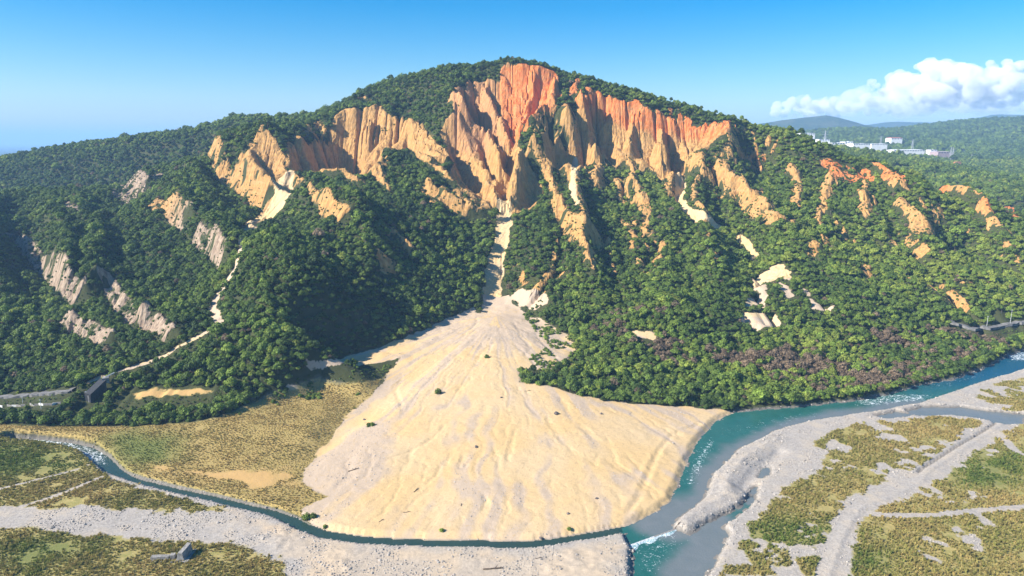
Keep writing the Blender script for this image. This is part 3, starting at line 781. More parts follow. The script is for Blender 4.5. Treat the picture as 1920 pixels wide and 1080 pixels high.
def terrain_material():
    T = NT('ground')
    p = T.pos()
    nf = T.noise(p, 0.55, 5, 0.65)               # about 2 m
    nm = T.noise(p, 0.09, 4, 0.6)                # about 11 m
    nl = T.noise(p, 0.02, 3, 0.5)                # about 50 m
    nx = T.noise(p, 2.2, 3, 0.7)
    streak = T.noise(T.scale(p, (0.30, 0.30, 0.035)), 1.0, 4, 0.6, 0.3)
    strat = T.noise(T.scale(p, (0.012, 0.012, 0.20)), 1.0, 3, 0.6, 0.4)
    col = T.mix(nm, (0.030, 0.040, 0.014), (0.060, 0.062, 0.022))     # soil and litter under the trees
    # bare conglomerate; crevice shade painted in through the dark streak tones
    tan = T.mix(T.rng(streak, 0.3, 0.7), (0.30, 0.155, 0.050), (0.51, 0.295, 0.100))
    tan = T.mix(T.rng(strat, 0.45, 0.75), tan, (0.42, 0.25, 0.10))
    tan = T.mix(T.rng(nf, 0.5, 0.75), tan, (0.30, 0.19, 0.09))
    orange = T.mix(T.rng(streak, 0.3, 0.7), (0.46, 0.115, 0.028), (0.58, 0.205, 0.058))
    orange = T.mix(T.rng(nm, 0.4, 0.75), orange, (0.54, 0.245, 0.095))
    tan = T.mix(T.rng(T.math('ADD', T.attr('red'), T.math('MULTIPLY', T.math('SUBTRACT', nm, 0.5), 0.9)), 0.15, 0.85), tan, orange)
    grey = T.mix(T.rng(streak, 0.3, 0.7), (0.17, 0.125, 0.095), (0.38, 0.30, 0.225))
    tan = T.mix(T.attr('grey'), tan, grey)
    tan = T.mix(T.math('MULTIPLY', T.attr('mauve'), 0.45), tan, (0.44, 0.20, 0.11))
    scrub = T.rng(T.math('ADD', nm, T.math('MULTIPLY', nf, 0.6)), 0.95, 1.08)
    tan = T.mix(T.math('MULTIPLY', scrub, 0.55), tan, (0.10, 0.10, 0.04))
    col = T.mix(edge(T, T.attr('bare'), nf), col, tan)
    # sand of chutes and fan
    sand = T.mix(T.rng(nl, 0.35, 0.65), (0.555, 0.382, 0.182), (0.55, 0.402, 0.225))
    sand = T.mix(T.rng(T.attr('streak'), 0.44, 0.74, 0, 0.9), sand, (0.43, 0.335, 0.25))
    sand = T.mix(T.rng(nf, 0.52, 0.72), sand, (0.43, 0.305, 0.17))
    sand = T.mix(T.math('MULTIPLY', T.rng(nx, 0.60, 0.74), 0.5), sand, (0.30, 0.24, 0.17))
    col = T.mix(edge(T, T.attr('sand'), nf), col, sand)
    # river gravel
    vo = T.vor(p, 1.1)
    grav = T.mix(T.rng(nf, 0.35, 0.7), (0.39, 0.35, 0.305), (0.29, 0.258, 0.225))
    grav = T.mix(T.rng(nm, 0.45, 0.7), grav, (0.42, 0.355, 0.28))
    grav = T.mix(T.math('MULTIPLY', T.rng(vo.outputs['Distance'], 0.45, 0.8), 0.5), grav, (0.24, 0.22, 0.20))
    grav = T.mix(T.attr('wet_and_ditch'), grav, (0.13, 0.12, 0.105))
    warm = T.mix(T.rng(nf, 0.35, 0.7), (0.50, 0.39, 0.27), (0.41, 0.325, 0.235))
    grav = T.mix(T.attr('warm'), grav, warm)
    col = T.mix(T.attr('gravel'), col, grav)
    # dry grass on the flats
    gr = T.mix(T.rng(nm, 0.3, 0.7), (0.30, 0.24, 0.085), (0.22, 0.21, 0.065))
    gr = T.mix(T.rng(nf, 0.4, 0.7), gr, (0.38, 0.30, 0.12))
    gr = T.mix(T.math('MULTIPLY', T.attr('terr'), 0.7), gr, T.mix(nm, (0.40, 0.27, 0.095), (0.31, 0.23, 0.08)))
    gr = T.mix(T.math('MULTIPLY', T.attr('green'), 0.8), gr, (0.09, 0.13, 0.03))
    gr = T.mix(T.attr('ochre'), gr, T.mix(nm, (0.52, 0.33, 0.13), (0.42, 0.26, 0.10)))
    col = T.mix(edge(T, T.attr('grass'), nf, 0.3), col, gr)
    bmp = T.bump(nf, 0.45, 0.6)
    bmp = T.bump(T.math('MULTIPLY', streak, T.attr('bare')), 0.6, 4.0, bmp)
    bmp = T.bump(nx, 0.5, 0.25, bmp)
    return T.done(col, bmp)
M_GROUND = terrain_material()

# ------------------------------------------------------------------ assemble the ground, one object for each kind of land
ATTR = ['bare', 'red', 'grey', 'mauve', 'sand', 'streak', 'gravel', 'wet_and_ditch', 'warm', 'grass', 'green', 'ochre', 'terr']
PARTS = {}
def add_part(label, V, F, A):
    PARTS.setdefault(label, []).append((V, F, A))

def grid_cells(g):
    i = np.arange(g.nx * g.ny).reshape(g.ny, g.nx)
    return np.stack([i[:-1, :-1], i[:-1, 1:], i[1:, 1:], i[1:, :-1]], -1).reshape(-1, 4)

def emit(g, Z, A, lab, keep):
    """split a grid by the land label of its cells"""
    cells = grid_cells(g)
    V = np.stack([g.X.ravel(), g.Y.ravel(), Z.ravel()], 1)
    lc = lab[:-1, :-1].ravel(); kp = keep[:-1, :-1].ravel() if keep.shape == g.X.shape else keep.ravel()
    for L in np.unique(lc[kp]):
        F = cells[kp & (lc == L)]
        used, inv = np.unique(F, return_inverse=True)
        add_part(int(L), V[used], inv.reshape(F.shape), {k: A[k].ravel()[used] for k in ATTR if k in A})

L_MTN, L_SCARP, L_FAN, L_PLAIN, L_BAR, L_TRACK = range(6)
# near grid
g = N
A = {}
A['bare'] = g.f['bare'] * (1 - g.f['fan']); A['red'] = g.f['red']; A['mauve'] = g.f['mauve']
A['grey'] = sstep(-g.X, 130, 230) * 0.9
A['sand'] = np.maximum(g.f['sand'], g.f['fan'])
st = 0.45 * (vnoise(aw * 19 + 3, rad / 150.0, 81)) + 0.45 * vnoise(aw * 52 + 3, rad / 110.0, 82) + 0.25 * fbm(g.X, g.Y, 20, 3, 83) + 0.20 * np.exp(-(rill / 0.08) ** 2)
A['streak'] = np.clip(st + 0.35 * (1 - g.f['fan']) + 0.30 * sstep(130 - rad, 0, 70), 0, 1)
lowland = np.maximum(g.f['flat'], sstep(g.f['sdW'], -1.6, -0.6)) * (1 - g.f['fan'])
A['gravel'] = np.maximum(lowland * (1 - g.f['terr']), sstep(g.f['sdW'], -1.4, -0.3))
A['wet_and_ditch'] = np.maximum(sstep(g.f['sdW'], -1.8, -0.3) * 0.85, np.maximum(0.5 * g.f['terr'], 0.9 * (1 - g.f['flat']) * (1 - g.f['fan'])) * sstep(g.f['sdW'], -4, -1))
A['wet_and_ditch'] = np.maximum(A['wet_and_ditch'], 0.55 * np.exp(-0.0 * g.X) * (ditch > 0.5))  # ditch gravel takes the darker tone as well
dA_ = poly_sd(g.X, g.Y, [G(u, v, 2)[:2] for u, v in [(430, 958), (560, 985), (700, 1025), (1000, 1030), (1180, 1015), (1180, 1130), (520, 1130), (560, 1060)]], 40)
A['warm'] = sstep(dA_ + 6 * fine, -4, 8) * (0.55 + 0.45 * sstep(fbm(g.X, g.Y, 18, 2, 85), -0.3, 0.4))
A['grass'] = np.maximum(np.maximum(g.f['grass'], field), g.f['terr'] * (1 - g.f['fan'])) * (1 - track) * (1 - sstep(g.f['sdW'], -2.0, -0.5))
A['green'] = g.f['green']; A['terr'] = g.f['terr']; A['ochre'] = g.f['ochre']
N.A = A
lab = np.full(g.X.shape, L_MTN)
lab[(g.f['bare'] > 0.5) | (g.f['sand'] > 0.5)] = L_SCARP
lab[lowland > 0.5] = L_BAR
lab[(A['grass'] > 0.45) & (g.f['fan'] < .5)] = L_PLAIN
lab[(track > 0.5)] = L_TRACK
lab[g.f['fan'] > 0.5] = L_FAN
lab[g.f['sdW'] > -1.0] = L_BAR
emit(g, g.f['h'], A, lab, np.ones(g.X.shape, bool))
# middle grid
g = M
A = {k: g.f[k] for k in ('bare', 'red', 'mauve', 'sand')}
A['grey'] = sstep(-g.X, 230, 330) * np.maximum(sstep(880 - g.Y, -40, 40), sstep(-g.X, 480, 560)) * 0.9
A['streak'] = np.full(g.X.shape, 0.45) + 0.3 * fbm(g.X, g.Y, 20, 3, 83)
lab = np.full(g.X.shape, L_MTN)
lab[(g.f['bare'] > 0.5) | (g.f['sand'] > 0.5)] = L_SCARP
Z = g.f['h'] - 0.6 * N.inside(g.X, g.Y, 1)
emit(g, Z, A, lab, ~N.inside(g.X, g.Y, 6))
# outer grid
g = O = Grid(-1992, 1992, 248, 2472, 8)
Z = B.lin('h', g.X, g.Y) - 1.5 * (N.inside(g.X, g.Y, 1) | M.inside(g.X, g.Y, 1))
A = {'gravel': sstep(poly_sd(g.X, g.Y, FLAT, 60), -2, 2) * 1.0, 'grass': sstep(poly_sd(g.X, g.Y, FLAT, 60), -2, 2) * sstep(fbm(g.X, g.Y, 60, 3, 61), -0.2, 0.3)}
lab = np.full(g.X.shape, L_MTN)
lab[A['gravel'] > 0.5] = L_PLAIN
emit(g, Z, A, lab, ~(N.inside(g.X, g.Y, 18) | M.inside(g.X, g.Y, 18)))

def mesh_np(name, V, F, attrs=None, mat=None, smooth=True):
    me = bpy.data.meshes.new(name)
    V = np.ascontiguousarray(V, np.float32); F = np.asarray(F, np.int32)
    k = F.shape[1]
    me.vertices.add(len(V)); me.vertices.foreach_set('co', V.ravel())
    me.loops.add(F.size); me.loops.foreach_set('vertex_index', F.ravel())
    me.polygons.add(len(F)); me.polygons.foreach_set('loop_start', np.arange(0, F.size, k, dtype=np.int32))
    try: me.polygons.foreach_set('loop_total', np.full(len(F), k, np.int32))
    except Exception: pass
    me.update(calc_edges=True)
    me.polygons.foreach_set('use_smooth', np.full(len(F), smooth))
    for kx, v in (attrs or {}).items():
        a = me.attributes.new(kx, 'FLOAT', 'POINT'); a.data.foreach_set('value', np.ascontiguousarray(v, np.float32))
    if mat is not None: me.materials.append(mat)
    me.validate()
    return me

def put(name, data, parent=None, loc=None, label=None, cat=None, group=None, kind=None):
    o = bpy.data.objects.new(name, data); COL.objects.link(o)
    if parent is not None: o.parent = parent
    if loc is not None: o.location = loc
    if label: o['label'] = label
    if cat: o['category'] = cat
    if group: o['group'] = group
    if kind: o['kind'] = kind
    return o

NAMES = {L_MTN: ('mountain', 'long green mountain ridge with forested slopes behind the river', 'mountain'),
         L_SCARP: ('badland_scarp', 'bare orange and tan eroded cliffs and chutes of the mountain', 'cliff'),
         L_FAN: ('debris_fan', 'wide pale sand debris fan spreading from the gully to the stream', 'debris fan'),
         L_PLAIN: ('flood_plain', 'brown and green grassy river flats in the foreground', 'flood plain'),
         L_BAR: ('gravel_bar', 'pale grey gravel bars along the river and stream', 'gravel bar'),
         L_TRACK: ('dirt_track', 'grey dirt tracks with a ditch crossing the grassy flats', 'track')}
for L, lst in PARTS.items():
    off = 0; Vs, Fs = [], []; As = {k: [] for k in ATTR}
    for V, F, A in lst:
        Vs.append(V); Fs.append(F + off); off += len(V)
        for k in ATTR: As[k].append(A.get(k, np.zeros(len(V))))
    nm, lb, ct = NAMES[L]
    put(nm, mesh_np(nm, np.concatenate(Vs), np.concatenate(Fs), {k: np.concatenate(v) for k, v in As.items()}, M_GROUND, L != L_SCARP), label=lb, cat=ct, kind='structure')

# ------------------------------------------------------------------ far land
def crest(pts, Yk):
    q = [P(u, v, Yk) for u, v in pts]
    return np.array([a[0] for a in q]), np.array([a[2] for a in q])
FAR = [  # crest pixels, distance, half depth front, half depth back
    ([(1300, 285), (1430, 262), (1500, 252), (1560, 244), (1610, 246), (1680, 246), (1740, 240), (1800, 231), (1860, 226), (1925, 224), (2050, 215), (2300, 225), (2700, 250)], 4300, 1500, 1200),
    ([(1250, 262), (1380, 240), (1430, 231), (1475, 224), (1510, 221), (1545, 216), (1575, 222), (1610, 233), (1660, 243), (1720, 250), (1800, 262)], 6900, 900, 1500),
    ([(1550, 250), (1620, 236), (1680, 228), (1740, 230), (1790, 234), (1840, 222), (1880, 212), (1905, 211), (1940, 218), (2050, 225), (2300, 245)], 9300, 900, 1500)]
def far_h(x, y):
    z = 110 + 40 * sstep(y, 2600, 3200) * sstep(x, 0, 900) - 90 * sstep(-x, 200, 1500)
    z = z * (1 - sstep(y, 9000, 14000)) + 1.0 * sstep(y, 9000, 14000)
    z = np.maximum(z, 1)
    for pts, Yk, wf, wb in FAR:
        cx, cz = crest(pts, Yk)
        zc = np.interp(x * Yk / np.maximum(y, 500) if False else x, cx, cz, left=cz[0] * 0.35, right=cz[-1])
        zc = zc * sstep(x, cx[0] - 900, cx[0] + 200) 
        k = np.where(y < Yk, np.exp(-((y - Yk) / (wf * 0.62)) ** 2), np.exp(-((y - Yk) / wb) ** 2))
        rough = 1 + 0.10 * fbm(x, y, 420, 4, 201) * (1 - np.exp(-((y - Yk) / 260.0) ** 2))
        z = np.maximum(z, z + (zc - z) * k * rough)
    return z
ys = np.concatenate([np.arange(2440, 5200, 60), np.arange(5200, 11000, 150), np.arange(11000, 16000, 800), np.arange(16000, 60001, 4000)])
xs = np.concatenate([np.arange(-40000, -8000, 4000), np.arange(-8000, -1600, 400), np.arange(-1600, 6000, 75), np.arange(6000, 12000, 400), np.arange(12000, 40001, 4000)])
XX, YY = np.meshgrid(xs, ys)
ZB = B.lin('h', np.clip(XX, -1990, 1990), np.full_like(YY, 2470))
ZF = far_h(XX, YY)
bl = sstep(YY, 2440, 3000)
ZF = ZF + (ZB - ZF) * (1 - bl) * (np.abs(XX) < 2100)
ZF = ZF + 6 * fbm(XX, YY, 160, 4, 202) * sstep(ZF, 20, 80)
ZF[0] -= 3
idx = np.arange(XX.size).reshape(XX.shape)
FFar = np.stack([idx[:-1, :-1], idx[:-1, 1:], idx[1:, 1:], idx[1:, :-1]], -1).reshape(-1, 4)
T = NT('far_forest')
p = T.pos(); n1 = T.noise(p, 0.03, 5, 0.7); n2 = T.noise(p, 0.006, 3, 0.5)
c = T.mix(T.rng(n1, 0.35, 0.7), (0.022, 0.040, 0.014), (0.060, 0.085, 0.028)); c = T.mix(T.rng(n2, 0.45, 0.7), c, (0.075, 0.085, 0.040))
M_FAR = T.done(c, T.bump(n1, 1.0, 14.0))
put('far_hills', mesh_np('far_hills', np.stack([XX.ravel(), YY.ravel(), ZF.ravel()], 1), FFar, None, M_FAR), label='hazy blue-green hills and plain beyond the mountain', cat='hills', kind='structure')
# flats beside the base grid, in front and to the sides, so that the sheet goes on
def strip(x0, x1, y0, y1, z=1.0):
    return [(x0, y0, z), (x1, y0, z), (x1, y1, z), (x0, y1, z)]
Vs, Fs = [], []
for r in (strip(-40000, 40000, -3000, 252), strip(-40000, -1990, 252, 2450, 20), strip(1990, 40000, 252, 2450, 20)):
    Fs.append([len(Vs) + i for i in range(4)]); Vs += r
put('lowland', mesh_np('lowland', np.array(Vs), np.array(Fs), None, M_FAR, False), label='green lowland going on beyond the edges of the valley', cat='lowland', kind='structure')

# ------------------------------------------------------------------ water
W2 = Grid(-440, 540, 262, 640, 1.5)
sdr = N.lin(sdR, W2.X, W2.Y); sds = N.lin(sdS, W2.X, W2.Y); sdp = N.lin(sdP, W2.X, W2.Y)
RB = [G(u, v, 0)[:2] for u, v in [(1310, 1090), (1350, 1030), (1330, 975), (1262, 984), (1330, 935), (1345, 890), (1390, 845), (1460, 810), (1520, 790), (1640, 772), (1720, 757)]]
db, tb, sb = line_d(W2.X, W2.Y, RB, 60)
silt = sstep(9 + 8 * sstep(340 - W2.Y, -30, 10) + 7 * fbm(W2.X, W2.Y, 22, 3, 301) - db, -6, 5) * (1 - sstep(W2.Y, 520, 590))
silt = np.maximum(silt, sstep(sdp, -2, 0))
foam = np.zeros(W2.X.shape)
for pz, amt in [([(1280, 905), (1300, 855), (1330, 820), (1345, 830), (1320, 880), (1300, 915)], 0.9), ([(1180, 1010), (1270, 985), (1290, 1005), (1240, 1080), (1190, 1080)], 0.62), ([(1350, 800), (1450, 780), (1560, 765), (1540, 785), (1420, 810), (1350, 825)], 0.45),
                ([(1600, 745), (1680, 736), (1760, 740), (1740, 752), (1640, 762), (1600, 760)], 0.9), ([(1880, 662), (1960, 655), (1960, 680), (1890, 676)], 1.0), ([(1700, 728), (1800, 705), (1860, 690), (1870, 697), (1780, 730)], 0.5)]:
    foam = np.maximum(foam, amt * sstep(poly_sd(W2.X, W2.Y, [G(u, v, 0)[:2] for u, v in pz], 30), -5, 6))
foam_s = sstep(poly_sd(W2.X, W2.Y, [G(u, v, 0)[:2] for u, v in [(40, 815), (140, 828), (195, 848), (205, 872), (170, 868), (40, 838)]], 30), -3, 2)
def water_material(name, stream=False):
    T = NT(name)
    p = T.pos()
    T.b.inputs['IOR'].default_value = 1.33; T.b.inputs['Specular IOR Level'].default_value = 0.5
    n = T.noise(p, 0.12, 4, 0.6, 0.6)
    if stream:
        col = T.mix(n, (0.016, 0.040, 0.032), (0.028, 0.055, 0.044))
    else:
        col = T.mix(n, (0.008, 0.074, 0.064), (0.026, 0.118, 0.100))
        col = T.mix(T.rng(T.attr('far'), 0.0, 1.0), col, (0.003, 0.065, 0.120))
        col = T.mix(T.attr('silt'), col, T.mix(n, (0.10, 0.125, 0.128), (0.155, 0.168, 0.170)))
    fn = T.noise(T.scale(p, (0.5, 0.5, 0.5)), 1.0, 6, 0.75, 1.2)
    f = T.rng(T.math('ADD', fn, T.math('MULTIPLY', T.attr('foam'), 0.20)), 0.68, 0.80)
    col = T.mix(f, col, (0.75, 0.79, 0.80))
    rip = T.noise(T.scale(p, (0.9, 0.9, 0.9)), 1.0, 5, 0.65, 0.8)
    T.b.inputs['Roughness'].default_value = 0.12
    rg = T.math('ADD', T.math('MULTIPLY', f, 0.6), 0.13)
    return T.done(col, T.bump(rip, 0.5, 0.35), rg)
cells = grid_cells(W2)
def water(name, sd, mat, label, cat):
    k = (sd > -2.5)
    kc_ = (k[:-1, :-1] | k[1:, 1:]).ravel()
    F = cells[kc_]
    used, inv = np.unique(F, return_inverse=True)
    zz = 0.04 * fbm(W2.X, W2.Y, 3, 2, 303) 
    V = np.stack([W2.X.ravel(), W2.Y.ravel(), zz.ravel()], 1)[used]
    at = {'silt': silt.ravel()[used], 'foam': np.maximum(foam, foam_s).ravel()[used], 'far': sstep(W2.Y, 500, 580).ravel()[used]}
    put(name, mesh_np(name, V, inv.reshape(F.shape), at, mat), label=label, cat=cat, kind='structure')
M_RIV = water_material('river_water'); M_STR = water_material('stream_water', True)
water('river', sdr, M_RIV, 'teal river with pale rapids curving past the right edge of the fan', 'river')
water('stream', np.where((sdr > -2.5) | (sdp > -2.5), -9, sds), M_STR, 'narrow dark green stream running along the foot of the sand fan', 'stream')
water('pond', np.where(sdr > -2.5, -9, sdp), M_RIV, 'shallow grey ponds among the gravel bars right of the river', 'pond')
# ------------------------------------------------------------------ plants
def leaf_material(name, stops, inst=True):
    T = NT(name)
    t = T.attr('tint', 'INSTANCER')
    oi = T.n.new('ShaderNodeObjectInfo').outputs['Random']
    col = T.ramp(t, stops)
    v = T.rng(oi, 0, 1, 0.72, 1.28, False)
    shade = T.attr('leafvar')                               # leaves differ a little in colour
    k = T.math('MULTIPLY', v, T.math('ADD', 0.75, T.math('MULTIPLY', shade, 0.5)))
    m = T.n.new('ShaderNodeMix'); m.data_type = 'RGBA'; m.blend_type = 'MULTIPLY'; m.inputs[0].default_value = 1
    T.link(col, m.inputs[6]); cc = T.n.new('ShaderNodeCombineColor')
    for i in range(3): T.link(k, cc.inputs[i])
    T.link(cc.outputs[0], m.inputs[7])
    T.b.inputs['Roughness'].default_value = 0.7
    T.b.inputs['Specular IOR Level'].default_value = 0.25
    T.done(m.outputs[2])
    tr = T.n.new('ShaderNodeBsdfTranslucent'); T.link(m.outputs[2], tr.inputs[0])
    mx = T.n.new('ShaderNodeMixShader'); mx.inputs[0].default_value = 0.28
    T.link(T.b.outputs[0], mx.inputs[1]); T.link(tr.outputs[0], mx.inputs[2]); T.link(mx.outputs[0], T.out.inputs[0])
    return T.m
M_LEAF = leaf_material('leaves', [(0.0, (0.040, 0.074, 0.019)), (0.30, (0.074, 0.124, 0.022)), (0.55, (0.122, 0.182, 0.028)), (0.75, (0.165, 0.235, 0.035)), (0.86, (0.235, 0.285, 0.045)), (0.90, (0.17, 0.122, 0.078)), (1.0, (0.26, 0.19, 0.12))])
M_GRASS = leaf_material('reed_blades', [(0.0, (0.12, 0.17, 0.032)), (0.3, (0.21, 0.215, 0.052)), (0.6, (0.31, 0.265, 0.085)), (1.0, (0.41, 0.30, 0.115))])
T = NT('bark'); M_BARK = T.done(T.mix(T.noise(T.objco(), 3.0), (0.07, 0.055, 0.04), (0.15, 0.12, 0.09)))

def trunk_geo(r, hgt, limbs, rr):
    V, F = [], []
    def tube(a, b, ra, rb, n=5):
        a = Vector(a); b = Vector(b); d = (b - a).normalized(); u = d.orthogonal().normalized(); w = d.cross(u)
        s0 = len(V)
        for c, rad_ in ((a, ra), (b, rb)):
            for i in range(n):
                t = 2 * math.pi * i / n
                V.append(tuple(c + (u * math.cos(t) + w * math.sin(t)) * rad_))
        for i in range(n):
            F.append((s0 + i, s0 + (i + 1) % n, s0 + n + (i + 1) % n, s0 + n + i))
    mid = (rr.uniform(-.2, .2), rr.uniform(-.2, .2), hgt * 0.5)
    tube((0, 0, -1.2), mid, r, r * 0.7); tube(mid, (mid[0] * 1.5, mid[1] * 1.5, hgt * 0.85), r * 0.7, r * 0.3)
    for L in limbs:
        tube((mid[0], mid[1], hgt * 0.45), L, r * 0.42, r * 0.12, 4)
    return V, F

def crown_geo(lobes, ncard, size, rr, up=0.35, inner=0.25):
    """leaf clumps spread over and through a set of lobes (centre, radii)"""
    V, F, LV = [], [], []
    vol = np.array([l[1][0] * l[1][1] + l[1][0] * l[1][2] for l in lobes]); vol = vol / vol.sum()
    for _ in range(ncard):
        c, r = lobes[rr.choice(len(lobes), p=vol)]
        d = rr.normal(size=3); d /= np.linalg.norm(d)
        if d[2] < -0.55: d[2] = -d[2] * 0.5
        f = 1.0 if rr.random() > inner else rr.uniform(0.55, 0.95)
        p = np.array(c) + d * np.array(r) * f * rr.uniform(0.92, 1.08)
        n = d * 1.5 + rr.normal(size=3) * 0.5 + np.array((0, 0, up)); n /= np.linalg.norm(n)
        a = np.cross(n, rr.normal(size=3)); a /= np.linalg.norm(a) + 1e-9
        b = np.cross(n, a)
        s = size * rr.uniform(0.6, 1.35)
        k = len(V); lv = rr.random()
        bend = n * s * rr.uniform(-0.25, 0.25)
        V += [tuple(p - a * s), tuple(p - b * s * 0.75 + bend), tuple(p + a * s), tuple(p + b * s * 0.75 + bend)]
        F.append((k, k + 1, k + 2, k + 3)); LV += [lv] * 4
    return V, F, LV

PROTO = []          # (trunk mesh, crown mesh, joined object)
def make_proto(name, lobes, ncard, size, hgt, seed, trunk_r=0.22, inner=0.25, leaf=None):
    rr = np.random.default_rng(seed)
    tv, tf = trunk_geo(trunk_r, hgt, [tuple(np.array(l[0]) * 0.9) for l in lobes[:4]], rr)
    cv, cf, lv = crown_geo(lobes, ncard, size, rr, inner=inner)
    leaf = leaf or M_LEAF
    tm = mesh_np(name + '_trunk', np.array(tv), np.array(tf), None, M_BARK)
    cm = mesh_np(name + '_crown', np.array(cv), np.array(cf), {'leafvar': np.array(lv)}, leaf, False)
    jm = mesh_np(name + '_plant', np.concatenate([tv, cv]), np.concatenate([np.array(tf), np.array(cf) + len(tv)]), {'leafvar': np.r_[np.zeros(len(tv)), lv]}, leaf, False)
    jm.materials.append(M_BARK)
    mi = np.zeros(len(tf) + len(cf), np.int32); mi[:len(tf)] = 1
    jm.polygons.foreach_set('material_index', mi)
    PROTO.append((tm, cm, bpy.data.objects.new(name, jm)))

def rand_lobes(R, hgt, n, rr, flat=0.75, spread=0.62):
    L = [((rr.uniform(-.5, .5), rr.uniform(-.5, .5), hgt - R * 0.55), (R * 0.62, R * 0.62, R * 0.58))]
    for i in range(n):
        t = 2 * math.pi * (i + rr.uniform(-.3, .3)) / n
        q = R * spread * rr.uniform(0.6, 1.3); s = R * rr.uniform(0.28, 0.58)
        L.append(((q * math.cos(t), q * math.sin(t), hgt - R * rr.uniform(0.65, 1.05)), (s, s, s * flat)))
    return L
rr = np.random.default_rng(3)
for k in range(4): make_proto('broadleaf_tree', rand_lobes(3.2, 5.2 + 0.5 * k, 6 + k % 3, rr), 360, 0.52, 4.8, 10 + k)
for k in range(2): make_proto('tall_tree', rand_lobes(2.5, 6.8 + k, 5, rr, 1.0, 0.5), 330, 0.48, 6.4, 20 + k)
for k in range(2): make_proto('round_bush', [((0, 0, 1.5), (2.4, 2.4, 2.2)), ((1.4, .6, 1.1), (1.5, 1.4, 1.2)), ((-1.2, -.9, 1.0), (1.6, 1.4, 1.2)), ((-.4, 1.4, 1.2), (1.4, 1.5, 1.2))], 260, 0.55, 2.0, 30 + k, 0.12)
for k in range(2): make_proto('dry_thicket', rand_lobes(3.0, 5.0 + k * 0.8, 7, rr, 0.9), 300, 0.42, 4.5, 40 + k, 0.14, 0.5)
NB, NTALL, NBUSH, NDRY = (0, 4), (4, 6), (6, 8), (8, 10)

def scatter(name, pts, rot, scl, pick, tint, protos, label, cat):
    """one mass of plants: points that carry copies of a few plants"""
    n = len(pts)
    me = bpy.data.meshes.new(name); me.vertices.add(n); me.vertices.foreach_set('co', np.ascontiguousarray(pts, np.float32).ravel())
    for k, v, ty in (('spin', rot, 'FLOAT'), ('size', scl, 'FLOAT'), ('tint', tint, 'FLOAT'), ('pick', pick, 'INT')):
        a = me.attributes.new(k, ty, 'POINT'); a.data.foreach_set('value', np.ascontiguousarray(v, np.float32 if ty == 'FLOAT' else np.int32))
    o = put(name, me, label=label, cat=cat, kind='stuff')
    ng = bpy.data.node_groups.new(name, 'GeometryNodeTree')
    ng.interface.new_socket('Geometry', in_out='INPUT', socket_type='NodeSocketGeometry')
    ng.interface.new_socket('Geometry', in_out='OUTPUT', socket_type='NodeSocketGeometry')
    nn = ng.nodes; lk = ng.links.new
    gi = nn.new('NodeGroupInput'); go = nn.new('NodeGroupOutput')
    iop = nn.new('GeometryNodeInstanceOnPoints'); m2p = nn.new('GeometryNodeMeshToPoints')
    jo = nn.new('GeometryNodeJoinGeometry')
    for pr in reversed(protos):
        oi = nn.new('GeometryNodeObjectInfo'); oi.inputs[0].default_value = pr; oi.transform_space = 'ORIGINAL'
        g2 = nn.new('GeometryNodeGeometryToInstance')
        lk(oi.outputs['Geometry'], g2.inputs[0]); lk(g2.outputs[0], jo.inputs[0])
    def named(k, ty):
        a = nn.new('GeometryNodeInputNamedAttribute'); a.data_type = ty; a.inputs['Name'].default_value = k
        return a.outputs['Attribute']
    cx = nn.new('ShaderNodeCombineXYZ'); lk(named('spin', 'FLOAT'), cx.inputs[2])
    lk(gi.outputs[0], m2p.inputs[0]); lk(m2p.outputs[0], iop.inputs['Points']); lk(jo.outputs[0], iop.inputs['Instance'])
    iop.inputs['Pick Instance'].default_value = True
    lk(named('pick', 'INT'), iop.inputs['Instance Index']); lk(cx.outputs[0], iop.inputs['Rotation']); lk(named('size', 'FLOAT'), iop.inputs['Scale'])
    lk(iop.outputs[0], go.inputs[0])
    md = o.modifiers.new('scatter', 'NODES'); md.node_group = ng
    return o

def proj(x, y, z):
    yc = y * CP - (z - CAM_Z) * SP
    zc = y * SP + (z - CAM_Z) * CP
    return 960 + FOC * x / yc, 540 - FOC * zc / yc, yc

def hidden(x, y, z, n=70):
    """how far the ground rises above the sight line from the camera to each point"""
    worst = np.full(len(x), -1e9)
    for t in np.linspace(0.30, 0.985, n):
        worst = np.maximum(worst, H(x * t, y * t) - (CAM_Z + (z - CAM_Z) * t))
    return worst

def jitter(x0, x1, y0, y1, s):
    X, Y = np.meshgrid(np.arange(x0, x1, s), np.arange(y0, y1, s))
    X = X + rng.uniform(-.48, .48, X.shape) * s; Y = Y + rng.uniform(-.48, .48, Y.shape) * s
    return X.ravel(), Y.ravel()

def frustum(x, y, z, mrg=130):
    u, v, d = proj(x, y, z)
    return (u > -mrg) & (u < 1920 + mrg) & (v < 1080 + mrg) & (d > 10)

PX = []
def in_px(u, v, poly):
    return poly_sd(np.asarray(u, float), np.asarray(v, float), poly, 5) > 0
# zones of the wood, as outlines on the ground
DRY = pw([(1190, 640), (1240, 625), (1300, 660), (1400, 665), (1500, 640), (1600, 625), (1750, 615), (1880, 620), (1890, 650), (1780, 690), (1700, 715), (1600, 735), (1550, 730), (1450, 700), (1350, 690), (1250, 690)])
LUSH = pw([(1560, 420), (1700, 430), (1800, 470), (1920, 470), (1980, 560), (1920, 590), (1700, 560), (1560, 520)])
SHRUBFAN = pw([(975, 590), (1015, 562), (1080, 625), (1095, 660), (1050, 700), (1030, 722), (975, 718), (970, 680), (1000, 665), (1030, 650), (1000, 620)])
pts, siz, pik, tin = [], [], [], []
